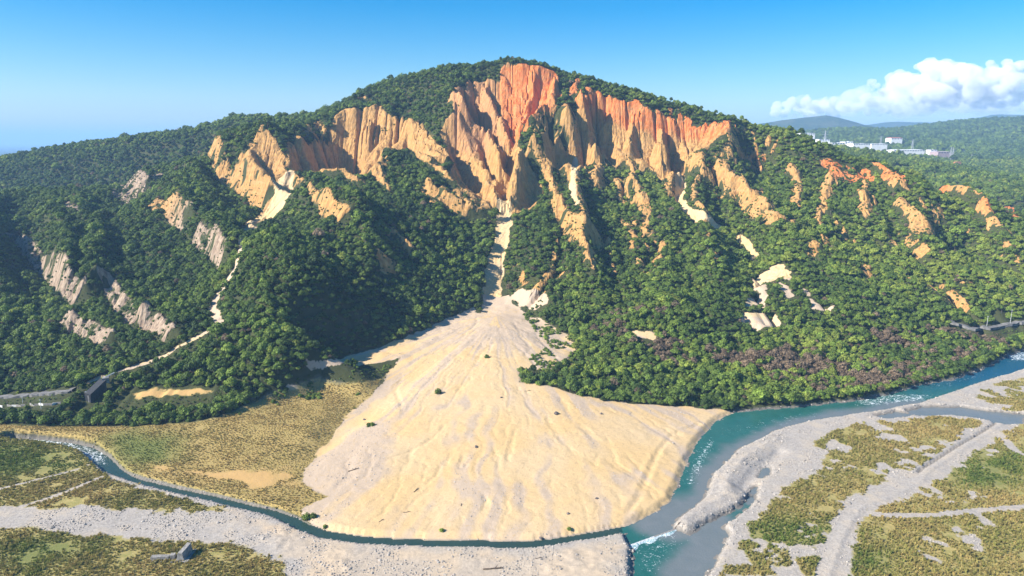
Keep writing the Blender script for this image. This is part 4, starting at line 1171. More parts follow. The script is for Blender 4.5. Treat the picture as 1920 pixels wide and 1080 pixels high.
# ground kept open: roads, the flume, the small field; (points, free radius, low growth on the camera's side)
OPEN = [(cast(densify([(-40, 748), (20, 745), (80, 740), (140, 733)], 6, False)), 5, 16), (cast(densify([(-30, 765), (40, 763), (115, 760)], 8, False)), 4, 14), (cast(densify([(166, 756), (196, 733)], 6, False)), 6, 22),
        (cast(densify([(1940, 606), (1900, 610), (1865, 615), (1835, 622), (1800, 612), (1782, 605)], 6, False)), 5, 16), (cast([(1872, 600)]), 9, 22), (cast(densify([(238, 742), (300, 738), (400, 734)], 8, False)), 5, 20)]
def low_growth(x, y):
    k = np.ones(len(x))
    for g_ in (M, N):
        i = g_.inside(x, y)
        for dy, lim in ((4, .30), (8, .42), (12, .65)):
            sc_ = (y + dy) / y
            b = np.maximum(np.maximum(g_.lin('bare', x * sc_, y + dy), g_.lin('sand', x * sc_, y + dy)), g_.lin('fan', x * sc_, y + dy) if dy < 9 else 0)
            k = np.where(i & (b > .5), np.minimum(k, lim), k)
    for L_, r_, f_ in OPEN:
        dmin = np.full(len(x), 1e9)
        for qx, qy in L_:
            dy = qy - y; dx = qx - x
            dmin = np.minimum(dmin, np.hypot(dx, np.where(dy > 0, dy * r_ / f_, dy)))
            k = np.where(np.hypot(dx, dy) < r_, 0.0, k)
        k = np.where(dmin < r_, np.minimum(k, .3), k)
    return k
def plant(x, y, s, kind, tint):
    k_ = s > 0.12
    x, y, s, kind, tint = x[k_], y[k_], s[k_], kind[k_], tint[k_]
    pts.append(np.stack([x, y, H(x, y) - 0.2], 1)); siz.append(s); pik.append(kind); tin.append(tint)

SCRUB = pw([(590, 700), (660, 697), (745, 668), (735, 700), (692, 748), (640, 742), (590, 745), (520, 750), (560, 722)])
def wood(x, y, base, spacing):
    n = len(x)
    big = fbm(x, y, 70, 3, 401); med = fbm(x, y, 22, 2, 402); r = rng.random(n)
    s = base * np.exp(np.clip(rng.normal(0, 0.33 if spacing < 6 else 0.12, n), -.75, .62)) * (1 + 0.18 * big)
    tint = np.clip(0.42 + 0.28 * big + 0.20 * med + rng.normal(0, 0.18, n), 0.0, 0.86)
    tint = tint + 0.18 * sstep(x, -20, 250)  # right-hand leaves yellower, with the sunnier look painted into their tint
    em = rng.random(n) < 0.035; s = np.where(em, s * rng.uniform(1.3, 1.8, n), s)
    s = np.where(poly_sd(x, y, SCRUB, 30) > -2, s * 0.34, s)
    lg = low_growth(x, y); s = np.where(lg < 1, np.minimum(s, 1.0) * lg, s)
    lush = poly_sd(x, y, LUSH, 60) > 0
    tint = np.where(lush, tint + 0.16, tint)
    tint = np.clip(tint, 0, 0.86)
    kind = rng.integers(*NB, n)
    kind = np.where(r > 0.86, rng.integers(*NTALL, n), kind)
    kind = np.where(r < 0.12, rng.integers(*NBUSH, n), kind)
    dsd = poly_sd(x, y, DRY, 60)
    dry = (dsd > 0) & (fbm(x, y, 30, 3, 403) + rng.normal(0, 0.25, n) > -0.02)
    dry |= (fbm(x, y, 45, 2, 404) > 0.42) & (rng.random(n) < 0.35) & (y < 700) & (x > 60)
    dry |= rng.random(n) < 0.012
    kind = np.where(dry, rng.integers(*NDRY, n), kind)
    tint = np.where(dry, rng.uniform(0.90, 1.0, n), tint)
    return s, kind, tint

# near slopes
x, y = jitter(-440, 540, 400, 736, 3.7)
z = H(x, y)
f = np.maximum.reduce([N.lin('bare', x, y), N.lin('sand', x, y), N.lin('fan', x, y), N.lin('flat', x, y), N.lin(field, x, y)])
edge_ = N.lin('terr', x, y)
ok = (f + 0.25 * rng.random(len(x)) < 0.45) & (edge_ < 0.3) & (N.lin('sdW', x, y) < -1.6) & frustum(x, y, z)
x, y = x[ok], y[ok]
s, k, t = wood(x, y, 0.74, 3.7); plant(x, y, s, k, t)
# middle slopes
x, y = jitter(-1000, 1000, 562, 1280, 4.2)
z = H(x, y)
gz, gx = np.gradient(M.f['h'], 2.0)
slope = np.hypot(gx, gz)
ok = (np.maximum(M.lin('bare', x, y), M.lin('sand', x, y)) + 0.3 * rng.random(len(x)) < 0.5) & (M.lin(blur(slope, 2), x, y) < 2.2) & frustum(x, y, z) & ~N.inside(x, y, -1)
x, y, z = x[ok], y[ok], z[ok]
vis = hidden(x, y, z + 6) < 14
x, y = x[vis], y[vis]
s, k, t = wood(x, y, 0.82, 4.2); plant(x, y, s, k, t)
# scrub clinging to the bare cliffs
x, y = jitter(-760, 1000, 560, 1240, 5.0)
b_ = M.lin('bare', x, y)
ok = (b_ > 0.5) & (fbm(x, y, 16, 3, 405) > 0.02 + 0.62 * M.lin('scar', x, y)) & (M.lin('sand', x, y) < 0.2)
x, y = x[ok], y[ok]
plant(x, y, rng.uniform(0.25, 0.65, len(x)), rng.integers(*NBUSH, len(x)), np.clip(rng.normal(0.35, 0.15, len(x)), 0, 0.8))
# back slopes and ridges
x, y = jitter(-1990, 1990, 440, 2470, 8.0)
z = H(x, y)
ok = ~M.inside(x, y, -2) & ~N.inside(x, y, -2) & frustum(x, y, z, 60)
x, y, z = x[ok], y[ok], z[ok]
vis = (hidden(x, y, z + 8) < 12) & (poly_sd(x, y, FLAT, 30) < -3)
x, y = x[vis], y[vis]
s, k, t = wood(x, y, 1.45, 8.0); k = np.where((k >= NBUSH[0]) & (k < NBUSH[1]), 0, k); plant(x, y, s, k, t)
# shrubs on the fan's right shoulder, the terrace and the foot of the slopes
x, y = jitter(-440, 540, 380, 736, 3.2)
ok = ((poly_sd(x, y, SHRUBFAN, 30) > 0) & (fbm(x, y, 14, 3, 406) > -0.02)) | ((N.lin('terr', x, y) > 0.4) & (fbm(x, y, 20, 3, 407) > 0.30 + 0.5 * sstep(470 - y, -40, 40)))
ok &= N.lin('sdW', x, y) < -3
x, y = x[ok], y[ok]
plant(x, y, rng.uniform(0.3, 0.7, len(x)), rng.integers(*NBUSH, len(x)), np.clip(rng.normal(0.6, 0.15, len(x)), 0, 0.86))
pts = np.concatenate(pts); siz = np.concatenate(siz); pik = np.concatenate(pik); tin = np.concatenate(tin)
spin = rng.uniform(0, 6.283, len(pts))
print('plants', len(pts))

# the 300 trees that show largest stand as trees of their own
u, v, d = proj(pts[:, 0], pts[:, 1], pts[:, 2] + 3)
app = siz * np.array([3.2, 3.2, 3.2, 3.2, 2.6, 2.6, 1.9, 1.9, 2.6, 2.6])[pik] / d
app[(u < 12) | (u > 1908) | (v > 1070) | (pts[:, 1] > 760)] = 0
cand = np.argsort(-app)[:1200]
hid = hidden(pts[cand, 0], pts[cand, 1], pts[cand, 2] + 5 * siz[cand]) 
sel = cand[hid < 0][:300]
KN = ['broadleaf_tree'] * 4 + ['tall_tree'] * 2 + ['round_bush'] * 2 + ['dry_thicket'] * 2
ADJ = {'broadleaf_tree': 'spreading green broadleaf tree', 'tall_tree': 'tall slim green tree', 'round_bush': 'round leafy bush', 'dry_thicket': 'dry mauve-brown leafless thicket'}
CATS = {'broadleaf_tree': 'tree', 'tall_tree': 'tree', 'round_bush': 'bush', 'dry_thicket': 'thicket'}
def where(u, v):
    if u < 165: return 'left of the dark flume'
    if u < 260: return 'close round the dark flume'
    if u < 410: return 'by the ochre field strip'
    if u < 600: return 'between the ochre strip and the pale sand tongue'
    if u < 760: return 'above the sand tongue left of the fan'
    if u < 930: return 'along the upper left edge of the sand fan'
    if u < 1080: return 'right of the fan apex'
    if u < 1230: return 'above the right upper rim of the sand fan'
    if u < 1390: return 'behind the tan cutbank by the river bend'
    if u < 1520: return 'on the bank over the widest teal water'
    if u < 1660: return 'on the bank beside the white rapids'
    if u < 1790: return 'on the far bank left of the river island'
    return 'by the upper river at far right'
wf_ = poly_sd(pts[:, 0], pts[:, 1], FLAT, 60)
def look(i, nm):
    size = 'large' if siz[i] > 1.3 else ('small' if siz[i] < 1.1 else 'middling')
    tone = 'dark green' if tin[i] < 0.33 else ('mid-green' if tin[i] < 0.55 else ('light green' if tin[i] < 0.7 else ('yellow-green' if tin[i] < 0.88 else 'mauve-brown')))
    kind = {'broadleaf_tree': 'spreading tree', 'tall_tree': 'slim tree', 'round_bush': 'round bush', 'dry_thicket': 'leafless thicket'}[nm]
    row = 'front row' if (wf_[i] > -9 or N.lin('fan', pts[i, 0] + 3, pts[i, 1] - 6) > .3) else 'back rows'
    return f'{size} {tone} {kind}, {row}, {where(u[i], v[i])}'
for i in sel:
    nm = KN[pik[i]]
    lb_ = look(i, nm)
    root = put(nm, None, loc=tuple(pts[i]), label=lb_, cat=CATS[nm], group='trees at the foot of the wood ' + where(u[i], v[i]))
    root.rotation_euler.z = spin[i]; root.scale = (siz[i],) * 3
    tm, cm, _ = PROTO[pik[i]]
    put('trunk', tm, root)
    c = put('crown', cm, root); c['tint'] = float(tin[i])
rest = np.ones(len(pts), bool); rest[sel] = False
scatter('forest', pts[rest], spin[rest], siz[rest], pik[rest], tin[rest], [q[2] for q in PROTO], 'dense green wood covering the slopes of the mountain', 'forest')

# woods on the far plateau
x, y = jitter(300, 4200, 2480, 4600, 24.0)
z = far_h(x, y)
zf = np.interp(0, [0], [0])
def far_lookup(x, y):
    xi = np.clip(np.searchsorted(xs, x) - 1, 0, len(xs) - 2); yi = np.clip(np.searchsorted(ys, y) - 1, 0, len(ys) - 2)
    fx = (x - xs[xi]) / (xs[xi + 1] - xs[xi]); fy = (y - ys[yi]) / (ys[yi + 1] - ys[yi])
    return (ZF[yi, xi] * (1 - fx) + ZF[yi, xi + 1] * fx) * (1 - fy) + (ZF[yi + 1, xi] * (1 - fx) + ZF[yi + 1, xi + 1] * fx) * fy
z = far_lookup(x, y)
FARP = (x, y, z)

# ------------------------------------------------------------------ reeds and dry grass on the flats
def tuft(name, n, hgt, spread, seed):
    rr = np.random.default_rng(seed); V, F, LV = [], [], []
    for _ in range(n):
        a = rr.uniform(0, 6.283); q = spread * math.sqrt(rr.random()) * 0.75
        b = np.array((q * math.cos(a), q * math.sin(a), -0.1)); w = rr.uniform(0.10, 0.2)
        hh = hgt * rr.uniform(0.6, 1.1)
        tip = b + np.array((rr.normal(0, .3), rr.normal(0, .3), hh + .1)); sd_ = np.array((math.cos(a + 1.3), math.sin(a + 1.3), 0)) * w
        md = (b + tip) / 2 + np.array((0, 0, hh * 0.12)); k = len(V)
        V += [tuple(b - sd_), tuple(b + sd_), tuple(md + sd_ * 1.2), tuple(md - sd_ * 1.2), tuple(tip + sd_ * .3), tuple(tip - sd_ * .3)]
        F += [(k, k + 1, k + 2, k + 3), (k + 3, k + 2, k + 4, k + 5)]; LV += [rr.random()] * 6
    return bpy.data.objects.new(name, mesh_np(name, np.array(V), np.array(F), {'leafvar': np.array(LV)}, M_GRASS, False))
TUFTS = [tuft('reed_tuft', 26, 1.1, 1.1, 1), tuft('reed_tuft', 30, 0.8, 1.4, 2), tuft('reed_tuft', 22, 1.5, 0.9, 3)]
x, y = jitter(-440, 540, 265, 600, 1.35)
gv = N.lin('grass', x, y) * (N.lin('fan', x, y) < .4); te = N.lin('terr', x, y) * (N.lin('fan', x, y) < .3)
cl = fbm(x, y, 9, 3, 501)
ok = (np.maximum(gv, 0.75 * te * (1 - N.lin('ochre', x, y))) > 0.35 + 0.3 * rng.random(len(x))) & (cl > -0.45 - 0.2 * te) & frustum(x, y, H(x, y), 60) & (N.lin('track', x, y) < 0.4)
x, y = x[ok], y[ok]
n = len(x)
gt = np.clip(0.62 + 0.35 * fbm(x, y, 35, 3, 502) + rng.normal(0, .13, n) - 0.75 * N.lin('green', x, y) + 0.34 * te[ok], 0, 1)
scatter('dry_grass', np.stack([x, y, H(x, y)], 1), rng.uniform(0, 6.28, n), rng.uniform(0.35, 0.95, n) * (1 + 0.5 * cl[ok]) * (1 - 0.35 * te[ok]), rng.integers(0, 3, n), gt, TUFTS, 'brown and olive reed grass covering the river flats', 'grass')
print('tufts', n)

# ------------------------------------------------------------------ cobbles on the bars
def rock_mesh(name, seed, mat, sub=1):
    bm = bmesh.new(); bmesh.ops.create_icosphere(bm, subdivisions=sub, radius=1.0)
    r = random.Random(seed); sx, sy, sz = r.uniform(.8, 1.25), r.uniform(.7, 1.1), r.uniform(.5, .8)
    for v in bm.verts:
        k = 1 + r.uniform(-.2, .2)
        v.co = Vector((v.co.x * sx * k, v.co.y * sy * k, v.co.z * sz * k))
    me = bpy.data.meshes.new(name); bm.to_mesh(me); bm.free(); me.materials.append(mat)
    return me
T = NT('cobble'); 
cc_ = T.ramp(T.attr('tint', 'INSTANCER'), [(0, (0.22, 0.195, 0.165)), (0.5, (0.35, 0.31, 0.265)), (1.0, (0.47, 0.42, 0.36))])
M_ROCK = T.done(T.mix(T.rng(T.noise(T.objco(), 2.5), .4, .7), cc_, (0.25, 0.23, 0.21)))
ROCKS = [bpy.data.objects.new('cobble', rock_mesh('cobble', k, M_ROCK)) for k in range(4)]
x, y = jitter(-440, 540, 265, 640, 1.6)
gv = N.lin(N.A['gravel'], x, y) * (1 - N.lin('grass', x, y))
cl = fbm(x, y, 12, 4, 511)
fanq = N.lin('fan', x, y); sk = N.lin(N.A['streak'], x, y)
nearw = N.lin('sdW', x, y)
ok = ((gv > 0.5) & (cl + 0.5 * sstep(nearw, -7, -1) > 0.02) | (fanq > 0.5) & (sk > 0.58) & (cl > 0.05) & (rng.random(len(x)) < 0.5) | (fanq > 0.5) & (np.hypot(x - APEX[0], y - APEX[1]) < 170 * (0.6 + 0.4 * rng.random(len(x)))) & (cl > 0.15)) & (nearw < -0.3) & frustum(x, y, H(x, y), 40) & (N.lin('track', x, y) < 0.5)
x, y = x[ok], y[ok]; n = len(x)
sz = np.exp(rng.normal(-1.25, 0.42, n)) * np.where(N.lin('fan', x, y) > .5, 0.8, 1.15)
scatter('cobbles', np.stack([x, y, H(x, y) + 0.05], 1), rng.uniform(0, 6.28, n), sz, rng.integers(0, 4, n), rng.random(n), ROCKS, 'pale grey cobbles strewn over the gravel bars', 'cobbles')
print('cobbles', n)
# ------------------------------------------------------------------ built things
def plain(name, col, var=0.12, rough=0.85, scale=1.2):
    T = NT(name); n = T.noise(T.objco(), scale, 4)
    d = tuple(c * (1 - var * 2) for c in col); l = tuple(min(1, c * (1 + var)) for c in col)
    return T.done(T.mix(T.rng(n, .3, .7), d, l), None, rough)
M_WHITE = plain('white_wall', (0.78, 0.77, 0.74), 0.06, scale=.15); M_ROOFW = plain('pale_roof', (0.72, 0.73, 0.73), 0.08, scale=.1); M_ROOFR = plain('red_roof', (0.42, 0.13, 0.09), scale=.2)
M_ROOFP = plain('mauve_roof', (0.36, 0.28, 0.29), scale=.2); M_GLASS = plain('dark_window', (0.05, 0.07, 0.09), 0.1, 0.2); M_CONC = plain('concrete', (0.27, 0.255, 0.235), 0.2, scale=.8); M_DARK = plain('weathered_steel', (0.035, 0.037, 0.042), 0.2, 0.6)
M_STEEL = plain('galvanised_steel', (0.50, 0.51, 0.52), 0.15, 0.5); M_WOOD = plain('driftwood', (0.14, 0.105, 0.075), 0.3); M_BOULD = plain('boulder', (0.16, 0.135, 0.12), 0.3); M_ASPH = plain('asphalt', (0.17, 0.165, 0.16), 0.2, scale=.3); M_ORANGE = plain('orange_wall', (0.5, 0.22, 0.11))

def box_bm(bm, c, s, rz=0.0, taper=1.0):
    m = Matrix.Translation(c) @ Matrix.Rotation(rz, 4, 'Z')
    vs = []
    for z in (-.5, .5):
        k = taper if z > 0 else 1
        for x, y in ((-.5, -.5), (.5, -.5), (.5, .5), (-.5, .5)):
            vs.append(bm.verts.new(m @ Vector((x * s[0] * k, y * s[1] * k, z * s[2]))))
    for f in ((3, 2, 1, 0), (4, 5, 6, 7), (0, 1, 5, 4), (1, 2, 6, 5), (2, 3, 7, 6), (3, 0, 4, 7)):
        bm.faces.new([vs[i] for i in f])
def bm_obj(name, fn, mat, parent=None, **kw):
    bm = bmesh.new(); fn(bm); me = bpy.data.meshes.new(name); bm.to_mesh(me); bm.free(); me.materials.append(mat)
    return put(name, me, parent, **kw)
def tube_bm(bm, pts, r0, r1, n=6):
    rings = []
    for i, p in enumerate(pts):
        p = Vector(p); q = Vector(pts[min(i + 1, len(pts) - 1)]) - Vector(pts[max(i - 1, 0)])
        q.normalize(); u_ = q.orthogonal().normalized(); w_ = q.cross(u_); r = r0 + (r1 - r0) * i / (len(pts) - 1)
        rings.append([bm.verts.new(p + (u_ * math.cos(2 * math.pi * j / n) + w_ * math.sin(2 * math.pi * j / n)) * r) for j in range(n)])
    for a, b in zip(rings, rings[1:]):
        for j in range(n): bm.faces.new((a[j], a[(j + 1) % n], b[(j + 1) % n], b[j]))
    bm.faces.new(rings[0][::-1]); bm.faces.new(rings[-1])

# far buildings beyond the right ridge
CLEAR = []
def building(u0, u1, vt, vb, Y, depth, label, roof=None, kind='flat', wall=None, storeys=2, nwin=8, base_extra=8.0, cat='building', name='factory_building', group='pale buildings on the far plateau'):
    x0 = P(u0, vb, Y)[0]; x1 = P(u1, vb, Y)[0]; zt = P(u0, vt, Y)[2]; zb = P(u0, vb, Y)[2]
    w = x1 - x0; hgt = (zt - zb) * (0.45 if Y > 2000 else 1); cx = (x0 + x1) / 2
    gz_ = float(np.min(far_lookup(np.array([x0, x1, x0, x1]), np.array([Y, Y, Y + depth, Y + depth])))) if Y > 2450 else float(H(cx, Y))
    drop = max(zb - gz_ + 3.0, 3.0)
    root = put(name, None, loc=(cx, Y + depth / 2, zb), label=label, cat=cat, group=group)
    CLEAR.append((x0 - 12, x1 + 12, Y - 45, Y + depth + 12))
    rh = hgt * (0.30 if kind == 'gable' else 0.10)
    bm_obj('wall', lambda bm: box_bm(bm, (0, 0, (hgt - rh) / 2 - drop / 2), (w, depth, hgt - rh + drop)), wall or M_WHITE, root)
    def roof_f(bm):
        if kind == 'gable':
            a = [(-w / 2 - .6, -depth / 2 - .6, hgt - rh), (w / 2 + .6, -depth / 2 - .6, hgt - rh), (w / 2 + .6, depth / 2 + .6, hgt - rh), (-w / 2 - .6, depth / 2 + .6, hgt - rh), (-w / 2 * .9, 0, hgt), (w / 2 * .9, 0, hgt)]
            v = [bm.verts.new(q) for q in a]
            for f in ((0, 1, 5, 4), (2, 3, 4, 5), (1, 2, 5), (3, 0, 4), (3, 2, 1, 0)): bm.faces.new([v[i] for i in f])
        else:
            box_bm(bm, (0, 0, hgt - rh / 2), (w + 1.2, depth + 1.2, rh))
            box_bm(bm, (w * .2, 0, hgt + rh * .6), (w * .12, depth * .3, rh * 1.2))
    bm_obj('roof', roof_f, roof or M_ROOFW, root)
    for s_ in range(storeys):
        zc = (hgt - rh) * (s_ + 0.55) / storeys
        for i in range(nwin):
            xx = -w / 2 + w * (i + .5) / nwin
            o = bm_obj('window', lambda bm: box_bm(bm, (0, 0, 0), (w / nwin * .55, 0.5, (hgt - rh) / storeys * .42)), M_GLASS, root)
            o.location = (xx, -depth / 2 - 0.1, zc)
    return root
building(1501, 1528, 244, 254, 2950, 40, 'pale two-storey building at the left end of the far plateau, nearest the ridge', nwin=6)
building(1536, 1556, 257, 264, 2900, 35, 'small white shed right below the pale two-storey far building', storeys=1, nwin=4)
building(1560, 1584, 263, 271, 2800, 50, 'low white hall left of the taller block in the far factory row', storeys=1, nwin=5)
building(1584, 1599, 259, 271, 2830, 45, 'taller white block in the middle of the far factory row', storeys=2, nwin=3)
building(1600, 1632, 265, 272, 2780, 60, 'long low white hall just right of the taller far block', storeys=1, nwin=7)
building(1634, 1664, 266, 272, 2860, 55, 'white hall at the right end of the far factory row', kind='gable', storeys=1, nwin=6)
building(1676, 1734, 276, 284, 2600, 60, 'longest white hall standing alone right of the far factory row', kind='gable', storeys=1, nwin=12)
building(1745, 1757, 278, 283, 2620, 30, 'tiny white shed between the longest hall and the mauve roof', storeys=1, nwin=2)
building(1759, 1784, 279, 288, 2560, 55, 'hall with a mauve-grey roof below the far pylons', roof=M_ROOFP, kind='gable', wall=M_ROOFP, storeys=1, nwin=5)
building(1671, 1692, 252, 262, 3300, 50, 'house with a broad red roof among the far trees', roof=M_ROOFR, kind='gable', storeys=1, nwin=4, name='red_roofed_house', cat='house', group=None)
building(1793, 1802, 300, 306, 2200, 14, 'small orange house in the wood of the far plateau', roof=M_ORANGE, kind='gable', wall=M_ORANGE, storeys=1, nwin=2, name='orange_house', cat='house', group=None)
building(1860, 1884, 592, 602, 690, 9, 'pale shed by the road at the right edge', kind='gable', storeys=1, nwin=3, name='roadside_shed', cat='shed', group=None)

def pylon(u, vt, vb, Y, label):
    x, y, z1 = P(u, vt, Y); z0 = float(far_lookup(np.array([x]), np.array([y]))[0]) if Y > 2450 else float(H(x, y))
    z0 -= 1; hh = (z1 - z0) * 0.85; w = hh * 0.09
    root = put('pylon', None, loc=(x, y, z0), label=label, cat='pylon', group='lattice pylons on the far plateau')
    for sx in (-1, 1):
        for sy in (-1, 1):
            bm_obj('leg', lambda bm: tube_bm(bm, [(sx * w, sy * w, 0), (sx * w * .25, sy * w * .25, hh * .75), (0, 0, hh)], hh * .007, hh * .005, 4), M_STEEL, root)
    for k in range(6):
        t0, t1 = k / 7, (k + 1) / 7
        bm_obj('brace', lambda bm: [tube_bm(bm, [(sx * w * (1 - t0), sy * w * (1 - t0), hh * t0), (-sx * w * (1 - t1) if sy > 0 else sx * w * (1 - t1), sy * w * (1 - t1) if sy > 0 else -sy * w * (1 - t1), hh * t1)], hh * .004, hh * .004, 4) for sx in (-1, 1) for sy in (-1, 1)], M_STEEL, root)
    for k in (.72, .83, .93):
        bm_obj('crossarm', lambda bm: box_bm(bm, (0, 0, hh * k), (hh * .26, hh * .012, hh * .012)), M_STEEL, root)
pylon(1549, 236, 250, 3000, 'slim pylon above the left end of the far factory row')
pylon(1713, 255, 270, 2900, 'pylon above the longest far white hall')
pylon(1785, 270, 288, 2520, 'tallest pylon beside the mauve-roofed far hall')
pylon(1789, 272, 289, 2540, 'second pylon just right of the tallest far one')
pylon(1823, 286, 298, 2480, 'pale lone pylon furthest right on the far plateau')
pylon(1653, 250, 262, 3100, 'small pylon left of the red-roofed far house')

def pole(u, vt, vb, label, zoff=0.0, Y=None):
    if Y is None:
        c = cast([(u, vb)])[0]; x, y = float(c[0]), float(c[1])
    else:
        x, y = P(u, vb, Y)[:2]
    z0 = float(H(x, y)); z1 = P(u, vt, y)[2]
    root = put('utility_pole', None, loc=(x, y, z0), label=label, cat='pole', group='utility poles')
    hh = max(z1 - z0, 6)
    bm_obj('pole', lambda bm: tube_bm(bm, [(0, 0, -.5), (0, 0, hh)], .22, .14), M_STEEL, root)
    bm_obj('crossarm', lambda bm: box_bm(bm, (0, 0, hh - .8), (2.2, .16, .16)), M_STEEL, root)
pole(43, 741, 756, 'leftmost pale pole beside the white wall at the left edge'); pole(78, 748, 770, 'pale pole in the middle of the white roadside wall at left'); pole(163, 733, 752, 'pale pole next to the dark flume at left')
pole(1893, 580, 612, 'tall pale pole on the road at the right edge'); pole(1850, 592, 612, 'shorter pole left of the roadside shed at right')

# roads at the wood's foot
def road(name, px, w, label, mat, cat='road', lift=0.35, zs=None):
    L = cast(densify(px, 6, False)); V, F = [], []
    for i, (x, y) in enumerate(L):
        a, b = L[max(i - 1, 0)], L[min(i + 1, len(L) - 1)]; t = (b - a) / (np.linalg.norm(b - a) + 1e-9); nrm = np.array((-t[1], t[0]))
        z = max(float(H(*(L[i] + nrm * k))) for k in (-w / 2, 0, w / 2)) + lift
        for k in (-w / 2, w / 2): V.append((x + nrm[0] * k, y + nrm[1] * k, z))
        for k in (-w / 2, w / 2): V.append((x + nrm[0] * k, y + nrm[1] * k, z - 2.5))
    for i in range(len(L) - 1):
        a = 4 * i; F += [(a, a + 1, a + 5, a + 4), (a, a + 4, a + 6, a + 2), (a + 1, a + 3, a + 7, a + 5)]
    put(name, mesh_np(name, np.array(V), np.array(F), None, mat, False), label=label, cat=cat, kind='structure')
    return L
ROADL = road('left_road', [(-40, 748), (20, 745), (80, 740), (140, 733)], 6.0, 'grey road along the foot of the left wood', M_ASPH)
ROADR = road('right_road', [(1940, 606), (1900, 610), (1865, 615), (1835, 622), (1800, 612), (1782, 605)], 6.0, 'grey road at the right edge below the wooded slope', M_ASPH)
# low white wall at left
L = cast(densify([(-30, 765), (40, 763), (115, 760)], 8, False))
root = put('roadside_wall', None, loc=(float(L[0][0]), float(L[0][1]), float(H(*L[0]))), label='low broken white wall at the left edge below the road', cat='wall')
for i, (a, b) in enumerate(zip(L, L[1:])):
    if i in (4, 9): continue
    dx, dy = b - a; ln = math.hypot(dx, dy)
    o = bm_obj('wall_panel', lambda bm: box_bm(bm, (0, 0, .6), (ln * .96, .35, 1.7)), M_CONC if i % 3 else M_WHITE, root)
    o.location = ((a[0] + b[0]) / 2 - L[0][0], (a[1] + b[1]) / 2 - L[0][1], float(H(*((a + b) / 2))) - float(H(*L[0]))); o.rotation_euler.z = math.atan2(dy, dx)

# dark inclined flume with its concrete head, left
a = cast([(166, 756)])[0]; b = cast([(196, 733)])[0]
za, zb_ = float(H(*a)) + 4.0, float(H(*b)) + 6.5
root = put('steel_flume', None, loc=(float(a[0]), float(a[1]), float(H(*a))), label='dark inclined steel flume with a pale concrete head, left of the ochre field', cat='flume')
o0 = Vector((a[0], a[1], float(H(*a))))
A3 = Vector((a[0], a[1], za)) - o0; B3 = Vector((b[0], b[1], zb_)) - o0
def slab(bm, p, q, w, th):
    d = (q - p); n = Vector((-d.y, d.x, 0)).normalized() * w / 2; up_ = Vector((0, 0, th))
    vs = [bm.verts.new(v) for v in (p - n, p + n, q + n, q - n, p - n + up_, p + n + up_, q + n + up_, q - n + up_)]
    for f in ((3, 2, 1, 0), (4, 5, 6, 7), (0, 1, 5, 4), (1, 2, 6, 5), (2, 3, 7, 6), (3, 0, 4, 7)): bm.faces.new([vs[i] for i in f])
bm_obj('trough', lambda bm: slab(bm, A3, B3, 7.0, 2.2), M_DARK, root)
bm_obj('side_wall', lambda bm: slab(bm, A3 + Vector((0, 0, -6)), B3 + Vector((0, 0, -6)), 6.0, 5.9), M_DARK, root)
bm_obj('head_block', lambda bm: box_bm(bm, B3 + Vector((1.2, 1.5, 1.2)), (4.5, 4.5, 4.0), .5), M_CONC, root)
bm_obj('crane_arm', lambda bm: slab(bm, B3 + Vector((1, 1, 3)), B3 + Vector((7.5, 3, 6)), 0.8, 0.7), M_STEEL, root)
for t in (.15, .5, .85):
    p = A3.lerp(B3, t); bm_obj('support', lambda bm: box_bm(bm, p + Vector((0, 0, -5)), (1.0, 5.0, 10)), M_CONC, root)

# concrete ruin in the left foreground
x, y = G(305, 1048, 2.5)[:2]
z = float(H(x, y))
root = put('concrete_slab', None, loc=(x, y, z), label='fallen flat concrete wall lying in the grass at lower left', cat='ruin')
bm_obj('slab', lambda bm: box_bm(bm, (-1.0, 0, .7), (8.5, 2.2, 2.2), .06), M_CONC, root)
bm_obj('end_block', lambda bm: box_bm(bm, (4.8, .6, 1.1), (2.2, 2.2, 2.6), .1), M_CONC, root)
bm_obj('rubble', lambda bm: [box_bm(bm, (random.uniform(-6, 6), random.uniform(-2, 0) - 1.0, .15), (random.uniform(.5, 1.1),) * 3, random.random()) for _ in range(9)], M_CONC, root)
x, y = G(344, 1048, 2.5)[:2]; z = float(H(x, y))
root = put('concrete_pier', None, loc=(x, y, z), label='leaning grey concrete pier standing right of the fallen slab', cat='ruin')
def pier(bm):
    v = [bm.verts.new(q) for q in ((-2.3, -2.5, -1), (1.7, -2.2, -1), (1.9, 6.0, -1), (-1.4, 6.2, -1), (-1.7, -1.8, 4.2), (0.4, -1.6, 4.2), (1.6, 5.6, 5.2), (-.4, 5.8, 5.2))]
    for f in ((3, 2, 1, 0), (4, 5, 6, 7), (0, 1, 5, 4), (1, 2, 6, 5), (2, 3, 7, 6), (3, 0, 4, 7)): bm.faces.new([v[i] for i in f])
bm_obj('pier_body', pier, M_CONC, root)
bm_obj('footing', lambda bm: box_bm(bm, (0.2, 2.0, -.2), (6.2, 10.5, 1.6)), M_CONC, root)

